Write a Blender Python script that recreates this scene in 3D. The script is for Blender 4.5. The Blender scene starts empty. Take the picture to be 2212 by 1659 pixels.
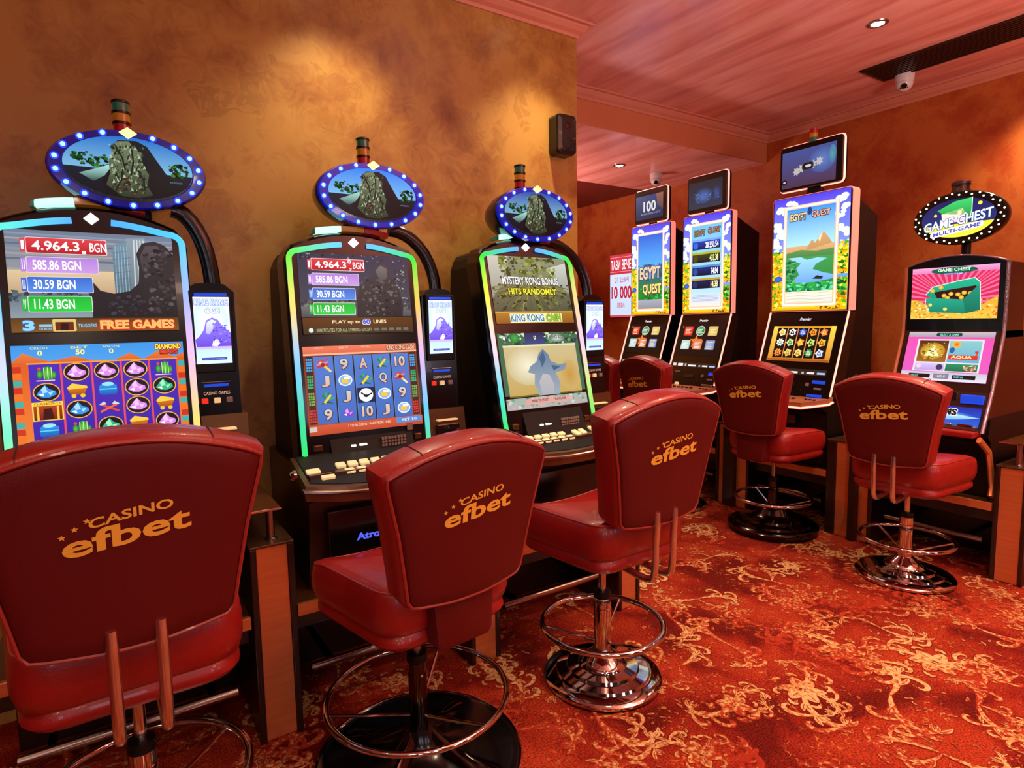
import bpy, bmesh, math, random
from mathutils import Vector, Matrix
random.seed(7)
PI = math.pi
scene = bpy.context.scene
COL = scene.collection

# ------------------------------------------------------------------ camera
cam_d = bpy.data.cameras.new('camera'); cam = bpy.data.objects.new('camera', cam_d); COL.objects.link(cam)
scene.camera = cam
EX = Vector((0.83426, -0.07057, 0.54684)); EY = Vector((-0.55111, -0.07605, 0.83096)); EZ = EX.cross(EY)
if EZ.y > 0: EZ = -EZ
right = Vector((EX.x, EY.x, EZ.x)); down = Vector((EX.y, EY.y, EZ.y)); fwd = Vector((EX.z, EY.z, EZ.z))
rot = Matrix((right, -down, -fwd)).transposed()
cam.matrix_world = Matrix.Translation((0, 0, 1.5)) @ rot.to_4x4()
cam_d.sensor_fit = 'HORIZONTAL'; cam_d.sensor_width = 36.0; cam_d.lens = 36.0 * 1305.73 / 2212
cam_d.clip_start = 0.02; cam_d.clip_end = 60

# ------------------------------------------------------------------ world, exposure, lights
world = bpy.data.worlds.new('world'); scene.world = world; world.use_nodes = True
bg = world.node_tree.nodes['Background']; bg.inputs[0].default_value = (0.9, 0.42, 0.30, 1); bg.inputs[1].default_value = 0.25
scene.view_settings.view_transform = 'Standard'; scene.view_settings.look = 'None'
scene.view_settings.exposure = 0.0; scene.view_settings.gamma = 1.0
scene.view_settings.use_curve_mapping = False
ZC, ZL = 3.22, 2.97
SPOT_W = 70.0
SPOTS = [(0.95, 2.55, ZC, 1.15), (2.08, 2.55, ZC, 1.15), (3.91, 1.94, ZC, 1.0), (4.98, 1.38, ZC, 1.5), (2.75, 0.7, ZC, 1.5),
         (3.9, 0.2, ZC, 1.6), (1.3, 0.9, ZC, .6), (0.2, -0.6, ZC, .5), (2.3, -0.9, ZC, .7), (-1.2, 1.0, ZC, .5),
         (4.16, 4.39, ZL, 1.0), (3.3, 5.9, ZL + .03, 1.2), (4.3, -1.3, ZC, .8)]
def lamp(kind, name, loc, energy, color, **kw):
    d = bpy.data.lights.new(name, kind); d.energy = energy; d.color = color
    for k, v in kw.items(): setattr(d, k, v)
    o = bpy.data.objects.new(name, d); COL.objects.link(o); o.location = loc
    return o
for (x, y, z, k) in SPOTS:
    lamp('SPOT', 'downlight_lamp', (x, y, z - 0.035), SPOT_W * k, (1.0, 0.80, 0.55), spot_size=math.radians(94 if k == 1.15 else 112), spot_blend=0.85 if k == 1.15 else .7, shadow_soft_size=0.035)
# unseen fill lights added behind the camera; the upturned ones brighten the ceiling
for (x, y, e, sz) in ((-1.6, -2.0, 24, .5), (2.6, -2.6, 24, .5), (.6, -1.6, 12, .35), (-.4, -3.0, 14, .4)):
    lamp('AREA', 'hall_fill', (x, y, 2.9), e, (1.0, 0.72, 0.56), size=sz)
for (x, y, z, e) in ((2.8, -0.7, 2.05, 190), (-1.6, -0.6, 2.05, 16)):
    o = lamp('AREA', 'ceiling_fill', (x, y, z), e, (1.0, 0.60, 0.52), size=.9); o.rotation_euler = (math.radians(180), 0, 0)
# upright area lights added behind the camera for highlights in chrome and leather
for x in (-1.4, .1, 2.2, 3.9):
    o = lamp('AREA', 'chrome_highlight_fill', (x, -3.45, 1.55), 9, (0.95, 0.86, 1.0), shape='RECTANGLE', size=.45, size_y=1.1); o.rotation_euler = (math.radians(90), 0, 0)
o = lamp('AREA', 'ceiling_fill', (3.3, 5.6, 1.9), 60, (1.0, 0.58, 0.56), size=.6); o.rotation_euler = (math.radians(180), 0, 0)  # one more added fill, facing up to brighten the lower ceiling

# ------------------------------------------------------------------ helpers
def s2l(c): return c / 12.92 if c <= 0.04045 else ((c + 0.055) / 1.055) ** 2.4
def hexc(h):
    h = h.lstrip('#'); return tuple(s2l(int(h[i:i + 2], 16) / 255) for i in (0, 2, 4))
MATS = {}
def mat(name, base='#808080', rough=0.5, metal=0.0, emis=None, es=0.0, coat=0.0, spec=0.5, bump=None, var=None, alpha=None):
    m = bpy.data.materials.new(name); m.use_nodes = True; nt = m.node_tree; b = nt.nodes['Principled BSDF']
    b.inputs['Base Color'].default_value = (*hexc(base), 1); b.inputs['Roughness'].default_value = rough
    b.inputs['Metallic'].default_value = metal; b.inputs['Coat Weight'].default_value = coat
    b.inputs['Specular IOR Level'].default_value = spec
    if emis: b.inputs['Emission Color'].default_value = (*hexc(emis), 1); b.inputs['Emission Strength'].default_value = es
    tc = nt.nodes.new('ShaderNodeTexCoord')
    if var:   # (second colour, scale, (sx,sy,sz))
        mp = nt.nodes.new('ShaderNodeMapping'); mp.inputs['Scale'].default_value = var[2]
        n = nt.nodes.new('ShaderNodeTexNoise'); n.inputs['Scale'].default_value = var[1]; n.inputs['Detail'].default_value = 5
        mx = nt.nodes.new('ShaderNodeMix'); mx.data_type = 'RGBA'
        mx.inputs[6].default_value = (*hexc(base), 1); mx.inputs[7].default_value = (*hexc(var[0]), 1)
        nt.links.new(tc.outputs['Object'], mp.inputs[0]); nt.links.new(mp.outputs[0], n.inputs['Vector'])
        nt.links.new(n.outputs[0], mx.inputs[0]); nt.links.new(mx.outputs[2], b.inputs['Base Color'])
    if bump:
        n = nt.nodes.new('ShaderNodeTexNoise'); n.inputs['Scale'].default_value = bump[0]; n.inputs['Detail'].default_value = 4
        bp = nt.nodes.new('ShaderNodeBump'); bp.inputs['Strength'].default_value = bump[1]; bp.inputs['Distance'].default_value = 0.002
        nt.links.new(tc.outputs['Object'], n.inputs['Vector']); nt.links.new(n.outputs[0], bp.inputs['Height']); nt.links.new(bp.outputs[0], b.inputs['Normal'])
    MATS[name] = m; return m
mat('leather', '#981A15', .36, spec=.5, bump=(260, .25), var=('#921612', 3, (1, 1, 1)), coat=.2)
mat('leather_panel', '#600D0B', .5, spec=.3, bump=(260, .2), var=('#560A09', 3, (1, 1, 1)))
mat('piping', '#A03026', .35, coat=.2)
mat('seam', '#3C0A08', .6)
mat('gold_print', '#F0BC40', .5)
mat('chrome', '#D8D4D0', .07, 1.0, var=('#C4BEBA', 4, (1, 1, 1)))
mat('soft_chrome', '#E8E4E0', .22, 1.0, var=('#DAD6D2', 4, (1, 1, 1)))
mat('satin_steel', '#B4A69C', .25, 1.0, var=('#A09084', 8, (1, 30, 1)))
mat('dark_chrome', '#5A4E48', .12, 1.0, var=('#3A322E', 4, (1, 1, 1)))
mat('black_gloss', '#08080A', .2, coat=.1, var=('#08080A', 2, (1, 1, 1)))
mat('black_plastic', '#0A090B', .42, spec=.28, bump=(400, .1))
mat('navy_plastic', '#101024', .2, coat=.3)
mat('dark_wood', '#2A1009', .35, var=('#1A0906', 6, (1, 1, 12)), coat=.15)
mat('belly_wood', '#341710', .3, var=('#1E0C08', 5, (10, 1, 1)), coat=.2)
mat('copper', '#E88C54', .3, .5, var=('#C87040', 5, (.6, 14, 14)), coat=.1)
mat('copper_shelf', '#8A5A30', .15, .6, var=('#6A4020', 4, (8, 1, 1)), coat=.3)
mat('bronze', '#6E5238', .25, .7)
mat('peach_deck', '#D08A66', .3, .4, var=('#B8704C', 6, (1, 1, 1)))
mat('grille', '#2A120C', .5)
mat('white_plastic', '#D9D2CE', .3)
mat('lens_black', '#050506', .05)
mat('lamp_green', '#0B5A44', .12, coat=.6, emis='#0B7050', es=.15)
mat('lamp_amber', '#B0741A', .12, coat=.6, emis='#A06010', es=.2)
mat('lamp_red', '#8E1212', .12, coat=.6, emis='#900808', es=.25)
mat('lamp_lit', '#90E8D0', .3, emis='#A8FFE8', es=1.6)
mat('bulb_blue', '#A0D0FF', .3, emis='#70B4FF', es=3)
mat('rim_blue', '#060A30', .15, coat=.4, emis='#0810A0', es=.4)
mat('rim_blue2', '#080E48', .2, coat=.3, emis='#0C20C0', es=.6)
mat('bulb_halo', '#1030D0', .3, emis='#1838FF', es=1.6)
mat('black_matte', '#0B0A0B', .55, spec=.25)
mat('bulb_white', '#FFFFFF', .3, emis='#FFF4E0', es=2.5)
mat('icon_white', '#FFFFFF', .3, emis='#FFE0F0', es=3)
mat('icon_gold', '#FFF0B0', .3, emis='#FFE890', es=1.5)
mat('led_pink', '#FFC0A8', .3, emis='#FF9C84', es=1.5)
mat('key_cream', '#E8D2A0', .35, emis='#E8C890', es=.55)
mat('key_red', '#D02A18', .35, emis='#E03018', es=.7)
mat('key_grey', '#8A7A78', .4)
mat('blue_slot', '#1030A0', .2, emis='#1C4CE0', es=.8)
mat('bulb_warm', '#FFFFFF', .3, emis='#FFEFC0', es=14)
mat('crystal', '#A7A2B8', .1, .8, bump=(120, 1.0))
mat('glass_dark', '#16181C', .05, coat=.8)

def attr_mat(name, es, base=False, rough=.25):
    m = bpy.data.materials.new(name); m.use_nodes = True; nt = m.node_tree; b = nt.nodes['Principled BSDF']
    a = nt.nodes.new('ShaderNodeAttribute'); a.attribute_name = 'col'
    b.inputs['Roughness'].default_value = rough
    if not base: b.inputs['Specular IOR Level'].default_value = .2
    if base: nt.links.new(a.outputs['Color'], b.inputs['Base Color'])
    else:
        b.inputs['Base Color'].default_value = (0.01, 0.01, 0.01, 1)
        nt.links.new(a.outputs['Color'], b.inputs['Emission Color']); b.inputs['Emission Strength'].default_value = es
    MATS[name] = m
attr_mat('screen', 1.15); attr_mat('screen_bright', 1.5); attr_mat('screen_dim', .8); attr_mat('led_strip', 1.25); attr_mat('print', 0, base=True, rough=.4)

def tag(o, label=None, cat=None, group=None, kind=None):
    if label: o['label'] = label
    if cat: o['category'] = cat
    if group: o['group'] = group
    if kind: o['kind'] = kind
    return o
def thing(name, label, cat, loc=(0, 0, 0), rz=0, group=None):
    o = bpy.data.objects.new(name, None); COL.objects.link(o); o.location = loc; o.rotation_euler = (0, 0, rz)
    o.empty_display_size = .1
    return tag(o, label, cat, group)
def link(name, me, parent=None, loc=None):
    o = bpy.data.objects.new(name, me); COL.objects.link(o)
    if parent: o.parent = parent
    if loc: o.location = loc
    return o

class MB:
    def __init__(s): s.v = []; s.f = []; s.sm = []
    def add(s, vs, fs, smooth=False):
        b = len(s.v); s.v += [tuple(p) for p in vs]; s.f += [tuple(i + b for i in f) for f in fs]; s.sm += [smooth] * len(fs); return s
    def box(s, x0, x1, y0, y1, z0, z1, bev=0.0, M=None):
        x0, x1 = min(x0, x1), max(x0, x1); y0, y1 = min(y0, y1), max(y0, y1); z0, z1 = min(z0, z1), max(z0, z1)
        if bev <= 0:
            vs = [(x, y, z) for z in (z0, z1) for x, y in ((x0, y0), (x1, y0), (x1, y1), (x0, y1))]
            fs = [(3, 2, 1, 0), (4, 5, 6, 7), (0, 1, 5, 4), (1, 2, 6, 5), (2, 3, 7, 6), (3, 0, 4, 7)]
        else:
            bm = bmesh.new(); bmesh.ops.create_cube(bm, size=1)
            for v in bm.verts: v.co = Vector(((x0 + x1) / 2 + v.co.x * (x1 - x0), (y0 + y1) / 2 + v.co.y * (y1 - y0), (z0 + z1) / 2 + v.co.z * (z1 - z0)))
            bev = min(bev, (x1 - x0) * .45, (y1 - y0) * .45, (z1 - z0) * .45)
            bmesh.ops.bevel(bm, geom=bm.edges[:], offset=bev, segments=2, affect='EDGES', profile=.5)
            bm.verts.index_update(); vs = [v.co.copy() for v in bm.verts]; fs = [[v.index for v in f.verts] for f in bm.faces]; bm.free()
        if M: vs = [M @ Vector(p) for p in vs]
        return s.add(vs, fs)
    def lathe(s, prof, n=32, c=(0, 0, 0), M=None):
        vs = []; fs = []
        for r, z in prof:
            for k in range(n):
                a = 2 * PI * k / n; vs.append((c[0] + r * math.cos(a), c[1] + r * math.sin(a), c[2] + z))
        for i in range(len(prof) - 1):
            for k in range(n):
                k2 = (k + 1) % n; fs.append((i * n + k, i * n + k2, (i + 1) * n + k2, (i + 1) * n + k))
        fs.append(tuple(range(n - 1, -1, -1))); fs.append(tuple((len(prof) - 1) * n + k for k in range(n)))
        if M: vs = [M @ Vector(p) for p in vs]
        return s.add(vs, fs, True)
    def tube(s, pts, r, n=8, closed=False, rx=None):
        P = [Vector(p) for p in pts]; m = len(P); vs = []; fs = []; prev = None
        for i in range(m):
            if closed: t = P[(i + 1) % m] - P[i - 1]
            else: t = P[min(i + 1, m - 1)] - P[max(i - 1, 0)]
            t.normalize()
            if prev is None:
                a = Vector((0, 0, 1)) if abs(t.z) < .9 else Vector((1, 0, 0)); nrm = t.cross(a).normalized()
            else: nrm = (prev - t * prev.dot(t)).normalized()
            prev = nrm; bn = t.cross(nrm); rr = r[i] if isinstance(r, (list, tuple)) else r
            for k in range(n):
                a = 2 * PI * k / n; vs.append(P[i] + nrm * (rr * math.cos(a)) + bn * ((rx or rr) * math.sin(a)))
        for i in range(m if closed else m - 1):
            j = (i + 1) % m
            for k in range(n):
                k2 = (k + 1) % n; fs.append((i * n + k, i * n + k2, j * n + k2, j * n + k))
        if not closed: fs.append(tuple(range(n - 1, -1, -1))); fs.append(tuple((m - 1) * n + k for k in range(n)))
        return s.add(vs, fs, True)
    def prism(s, outline, f0, f1, smooth=False):   # outline list of 2D; f0,f1 map (a,b)->3D for two caps
        n = len(outline); vs = [f0(*p) for p in outline] + [f1(*p) for p in outline]
        fs = [tuple(range(n)), tuple(range(2 * n - 1, n - 1, -1))] + [(i, i + n, (i + 1) % n + n, (i + 1) % n) for i in range(n)]
        return s.add(vs, fs, smooth)
    def loft(s, rings, smooth=True, cap=True):
        n = len(rings[0]); vs = [p for r in rings for p in r]; fs = []
        for i in range(len(rings) - 1):
            for k in range(n):
                k2 = (k + 1) % n; fs.append((i * n + k, i * n + k2, (i + 1) * n + k2, (i + 1) * n + k))
        if cap: fs.append(tuple(range(n - 1, -1, -1))); fs.append(tuple((len(rings) - 1) * n + k for k in range(n)))
        return s.add(vs, fs, smooth)
    def mesh(s, name, m):
        me = bpy.data.meshes.new(name); me.from_pydata([tuple(p) for p in s.v], [], s.f)
        me.polygons.foreach_set('use_smooth', s.sm); me.materials.append(MATS[m] if isinstance(m, str) else m)
        bm = bmesh.new(); bm.from_mesh(me); bmesh.ops.recalc_face_normals(bm, faces=bm.faces); bm.to_mesh(me); bm.free()
        if any(s.sm): me.set_sharp_from_angle(angle=math.radians(38))
        me.update(); return me
    def build(s, name, m, parent=None): return link(name, s.mesh(name, m), parent)

def box(name, m, parent, *a, bev=.003): return MB().box(*a, bev=bev).build(name, m, parent)
def rpoly(pts, radii, n=6):          # rounded polygon
    out = []; m = len(pts)
    for i in range(m):
        p = Vector(pts[i]); a = Vector(pts[i - 1]); b = Vector(pts[(i + 1) % m]); r = radii[i] if isinstance(radii, (list, tuple)) else radii
        if r <= 0: out.append(tuple(p)); continue
        da = (a - p).normalized(); db = (b - p).normalized(); ang = da.angle(db); d = min(r / math.tan(ang / 2), (a - p).length * .49, (b - p).length * .49)
        p0 = p + da * d; p1 = p + db * d
        for k in range(n + 1):
            t = k / n; q = p0 * (1 - t) ** 2 + p * 2 * t * (1 - t) + p1 * t * t; out.append((q.x, q.y))
    return out
def ell(cx, cy, rx, ry, n=40): return [(cx + rx * math.cos(2 * PI * k / n), cy + ry * math.sin(2 * PI * k / n)) for k in range(n)]
def resample(pts, n, closed=True):
    P = [Vector(p) for p in pts]
    if closed: P.append(P[0])
    L = [0]
    for i in range(1, len(P)): L.append(L[-1] + (P[i] - P[i - 1]).length)
    out = []; j = 0
    for k in range(n):
        d = L[-1] * k / (n if closed else n - 1)
        while j < len(L) - 2 and L[j + 1] < d: j += 1
        t = (d - L[j]) / max(1e-9, L[j + 1] - L[j]); out.append(P[j].lerp(P[j + 1], min(1, t)))
    return out

# ------------------------------------------------------------------ text and flat art
_TXT = {}
def text_geo(s, bold=0.0, shear=0.0):
    key = (s, bold, shear)
    if key in _TXT: return _TXT[key]
    c = bpy.data.curves.new('t', 'FONT'); c.body = s; c.size = 1; c.resolution_u = 3; c.offset = bold; c.shear = shear; c.fill_mode = 'FRONT'
    o = bpy.data.objects.new('t', c); COL.objects.link(o); bpy.context.view_layer.update()
    me = o.evaluated_get(bpy.context.evaluated_depsgraph_get()).to_mesh()
    vs = [(v.co.x, v.co.y) for v in me.vertices]; fs = [tuple(p.vertices) for p in me.polygons]
    o.evaluated_get(bpy.context.evaluated_depsgraph_get()).to_mesh_clear()
    bpy.data.objects.remove(o); bpy.data.curves.remove(c)
    if not vs: vs = [(0, 0), (1, 0), (1, 1)]; fs = []
    xs = [v[0] for v in vs]; ys = [v[1] for v in vs]; x0, x1, y0, y1 = min(xs), max(xs), min(ys), max(ys)
    w = max(x1 - x0, 1e-6); h = max(y1 - y0, 1e-6)
    _TXT[key] = ([((x - x0) / w, (y1 - y) / h) for x, y in vs], fs); return _TXT[key]
class Art:
    """flat print: x 0..1 right, y 0..asp down"""
    def __init__(s, asp): s.asp = asp; s.v = []; s.f = []; s.c = []; s.l = 0; s.rnd = random.Random(11)
    def up(s): s.l += 1; return s
    def poly(s, pts, c, c2=None, cols=None):
        b = len(s.v); c = hexc(c) if isinstance(c, str) else c
        ys = [p[1] for p in pts]; y0, y1 = min(ys), max(ys); d = hexc(c2) if isinstance(c2, str) else c2
        for i, p in enumerate(pts):
            s.v.append((p[0], p[1], s.l))
            if d: t = (p[1] - y0) / max(1e-6, y1 - y0); s.c.append(tuple(c[k] * (1 - t) + d[k] * t for k in range(3)))
            else: s.c.append(c)
        s.f.append(tuple(range(b, b + len(pts)))); return s
    def rect(s, x0, y0, x1, y1, c, c2=None): return s.poly([(x0, y0), (x1, y0), (x1, y1), (x0, y1)], c, c2)
    def rrect(s, x0, y0, x1, y1, r, c, c2=None): return s.poly(rpoly([(x0, y0), (x1, y0), (x1, y1), (x0, y1)], r, 3), c, c2)
    def ell(s, cx, cy, rx, ry, c, c2=None, n=22, clip=True):
        c = hexc(c) if isinstance(c, str) else c
        pts = ell(cx, cy, rx, ry, n)
        if clip: pts = [(min(1, max(0, x)), min(s.asp, max(0, y))) for x, y in pts]
        if not c2: return s.poly(pts, c)
        d = hexc(c2); b = len(s.v); s.v.append((cx, cy, s.l)); s.c.append(c)
        for p in pts: s.v.append((p[0], p[1], s.l)); s.c.append(d)
        for k in range(n): s.f.append((b, b + 1 + k, b + 1 + (k + 1) % n))
        return s
    def line(s, pts, w, c, closed=False):
        P = [Vector(p) for p in pts]; m = len(P)
        for i in range(m if closed else m - 1):
            a = P[i]; b = P[(i + 1) % m]; d = (b - a)
            if d.length < 1e-6: continue
            d.normalize(); nn = Vector((-d.y, d.x)) * w / 2; a2 = a - d * w * .3; b2 = b + d * w * .3
            s.poly([tuple(a2 + nn), tuple(b2 + nn), tuple(b2 - nn), tuple(a2 - nn)], c)
        return s
    def text(s, t, x0, y0, x1, y1, c, bold=.02, shear=0, out=None, ow=.004, c2=None, warp=None):
        vs, fs = text_geo(t, bold, shear)
        if out:
            for dx, dy in ((-ow, 0), (ow, 0), (0, -ow), (0, ow), (-ow, ow), (ow, ow)): s._t(vs, fs, x0 + dx, y0 + dy, x1 + dx, y1 + dy, out, None, warp)
            s.up()
        s._t(vs, fs, x0, y0, x1, y1, c, c2, warp); return s
    def _t(s, vs, fs, x0, y0, x1, y1, c, c2, warp):
        b = len(s.v); c = hexc(c); d = hexc(c2) if c2 else c
        for u, v in vs:
            p = (x0 + u * (x1 - x0), y0 + v * (y1 - y0))
            if warp: p = warp(*p)
            s.v.append((p[0], p[1], s.l)); s.c.append(tuple(c[k] * (1 - v) + d[k] * v for k in range(3)))
        s.f += [tuple(i + b for i in f) for f in fs]
    def speck(s, x0, y0, x1, y1, n, cols, r0, r1, sides=5):
        for _ in range(n):
            x = s.rnd.uniform(x0, x1); y = s.rnd.uniform(y0, y1); r = s.rnd.uniform(r0, r1); a0 = s.rnd.uniform(0, 6); k = s.rnd.uniform(.5, 1)
            s.poly([(min(x1, max(x0, x + r * math.cos(a0 + 2 * PI * i / sides))), min(y1, max(y0, y + k * r * math.sin(a0 + 2 * PI * i / sides)))) for i in range(sides)], s.rnd.choice(cols))
            s.l += .02
        return s.up()
    def build(s, name, parent, O, w, N=(0, -1, 0), U=(1, 0, 0), V=(0, 0, -1), m='screen', step=.00018, lift=.0, hs=1.0):
        O = Vector(O); U = Vector(U).normalized(); V = Vector(V).normalized(); N = Vector(N).normalized()
        me = bpy.data.meshes.new(name)
        me.from_pydata([tuple(O + U * (x * w) + V * (y * w * hs) + N * (l * step + lift)) for x, y, l in s.v], [], s.f)
        ca = me.color_attributes.new(name='col', type='FLOAT_COLOR', domain='POINT')
        flat = []
        for c in s.c: flat += [c[0], c[1], c[2], 1.0]
        ca.data.foreach_set('color', flat); me.materials.append(MATS[m])
        bm = bmesh.new(); bm.from_mesh(me)
        for f in bm.faces:
            f.normal_update()
            if f.normal.dot(N) < 0: f.normal_flip()
        bm.to_mesh(me); bm.free(); me.update()
        return link(name, me, parent)
def grad_tube(name, pts, r, cols, parent, m='led_strip', n=8):
    b = MB().tube(pts, r, n); me = b.mesh(name, m)
    L = [0]; P = [Vector(p) for p in pts]
    for i in range(1, len(P)): L.append(L[-1] + (P[i] - P[i - 1]).length)
    C = [hexc(c) for c in cols]; flat = []
    for i in range(len(P)):
        t = L[i] / L[-1] * (len(C) - 1); k = min(int(t), len(C) - 2); u = t - k
        c = [C[k][j] * (1 - u) + C[k + 1][j] * u for j in range(3)] + [1.0]
        for _ in range(n): flat += c
    ca = me.color_attributes.new(name='col', type='FLOAT_COLOR', domain='POINT'); ca.data.foreach_set('color', flat)
    return link(name, me, parent)

# ------------------------------------------------------------------ structure
def stucco(name, c1, c2, c3, r=.36, scale=1.0):
    m = bpy.data.materials.new(name); m.use_nodes = True; nt = m.node_tree; b = nt.nodes['Principled BSDF']; L = nt.links.new
    tc = nt.nodes.new('ShaderNodeTexCoord')
    n1 = nt.nodes.new('ShaderNodeTexNoise'); n1.inputs['Scale'].default_value = 1.6 * scale; n1.inputs['Detail'].default_value = 6; n1.inputs['Distortion'].default_value = 1.6
    L(tc.outputs['Object'], n1.inputs['Vector'])
    vo = nt.nodes.new('ShaderNodeTexVoronoi'); vo.inputs['Scale'].default_value = 4.2 * scale; vo.feature = 'SMOOTH_F1'; vo.inputs['Smoothness'].default_value = .25
    ad = nt.nodes.new('ShaderNodeMixRGB'); ad.blend_type = 'LINEAR_LIGHT'; ad.inputs[0].default_value = .35
    n0 = nt.nodes.new('ShaderNodeTexNoise'); n0.inputs['Scale'].default_value = 2.5 * scale; n0.inputs['Detail'].default_value = 3
    L(tc.outputs['Object'], n0.inputs['Vector']); L(tc.outputs['Object'], ad.inputs[1]); L(n0.outputs['Color'], ad.inputs[2]); L(ad.outputs[0], vo.inputs['Vector'])
    ns = nt.nodes.new('ShaderNodeTexNoise'); ns.inputs['Scale'].default_value = 9 * scale; ns.inputs['Detail'].default_value = 8; ns.inputs['Distortion'].default_value = 3.5
    L(tc.outputs['Object'], ns.inputs['Vector'])
    mr = nt.nodes.new('ShaderNodeMath'); mr.operation = 'MULTIPLY_ADD'; mr.inputs[1].default_value = .35; L(vo.outputs['Distance'], mr.inputs[0])
    mr2 = nt.nodes.new('ShaderNodeMath'); mr2.operation = 'MULTIPLY_ADD'; mr2.inputs[1].default_value = .45; L(ns.outputs[0], mr2.inputs[0]); L(mr.outputs[0], mr2.inputs[2]); L(n1.outputs[0], mr.inputs[2])
    cr = nt.nodes.new('ShaderNodeValToRGB'); e = cr.color_ramp.elements
    e[0].position = .54; e[0].color = (*hexc(c1), 1); e[1].position = 1.05 if False else 1.0; e[1].color = (*hexc(c3), 1)
    k = e.new(.76); k.color = (*hexc(c2), 1)
    L(mr2.outputs[0], cr.inputs[0])
    v2 = nt.nodes.new('ShaderNodeTexVoronoi'); v2.inputs['Scale'].default_value = 6.5 * scale; L(ad.outputs[0], v2.inputs['Vector'])
    sp = nt.nodes.new('ShaderNodeSeparateColor'); L(v2.outputs['Color'], sp.inputs[0])
    g1 = nt.nodes.new('ShaderNodeMath'); g1.operation = 'GREATER_THAN'; g1.inputs[1].default_value = .86; L(sp.outputs[0], g1.inputs[0])
    g2 = nt.nodes.new('ShaderNodeMath'); g2.operation = 'GREATER_THAN'; g2.inputs[1].default_value = .47; L(ns.outputs[0], g2.inputs[0])
    g3 = nt.nodes.new('ShaderNodeMath'); g3.operation = 'MULTIPLY'; L(g1.outputs[0], g3.inputs[0]); L(g2.outputs[0], g3.inputs[1])
    g4 = nt.nodes.new('ShaderNodeMath'); g4.operation = 'MULTIPLY'; g4.inputs[1].default_value = .32; L(g3.outputs[0], g4.inputs[0])
    fx = nt.nodes.new('ShaderNodeMixRGB'); L(g4.outputs[0], fx.inputs[0]); L(cr.outputs[0], fx.inputs[1]); fx.inputs[2].default_value = (*hexc(c1), 1)
    L(fx.outputs[0], b.inputs['Base Color'])
    b.inputs['Roughness'].default_value = r
    bp = nt.nodes.new('ShaderNodeBump'); bp.inputs['Strength'].default_value = .25; bp.inputs['Distance'].default_value = .004
    L(mr2.outputs[0], bp.inputs['Height']); L(bp.outputs[0], b.inputs['Normal'])
    MATS[name] = m
stucco('stucco_left', '#7C4C1E', '#9C6A2E', '#B48840')
stucco('stucco_right', '#963418', '#A8481E', '#BA642C', r=.4)
def ceil_mat(name, c1, c2, c3, rough):
    m = bpy.data.materials.new(name); m.use_nodes = True; nt = m.node_tree; b = nt.nodes['Principled BSDF']; L = nt.links.new
    tc = nt.nodes.new('ShaderNodeTexCoord'); mp = nt.nodes.new('ShaderNodeMapping'); mp.inputs['Scale'].default_value = (3.2, .45, 1); mp.inputs['Rotation'].default_value = (0, 0, .18)
    n = nt.nodes.new('ShaderNodeTexNoise'); n.inputs['Scale'].default_value = 2.4; n.inputs['Detail'].default_value = 6; n.inputs['Distortion'].default_value = .5
    L(tc.outputs['Object'], mp.inputs[0]); L(mp.outputs[0], n.inputs['Vector'])
    cr = nt.nodes.new('ShaderNodeValToRGB'); e = cr.color_ramp.elements
    e[0].position = .34; e[0].color = (*hexc(c1), 1); e[1].position = .68; e[1].color = (*hexc(c3), 1); k = e.new(.47); k.color = (*hexc(c2), 1)
    L(n.outputs[0], cr.inputs[0]); L(cr.outputs[0], b.inputs['Base Color']); b.inputs['Roughness'].default_value = rough
    MATS[name] = m
ceil_mat('ceiling_plaster', '#D08478', '#E49A8A', '#F0B4A6', .24)
mat('hall_paint', '#3E1E12', .6, var=('#2E140C', 2, (1, 1, 1)))
mat('cornice', '#D88A70', .5, var=('#C87C60', 6, (1, 1, 1)))
mat('beam_paint', '#D08058', .5, var=('#C4744C', 3, (1, 1, 1)))
mat('ceiling_shaded', '#6A2014', .5, var=('#551810', 3, (1, 1, 1)))  # ceiling colour with the shade of the far end painted in

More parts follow.
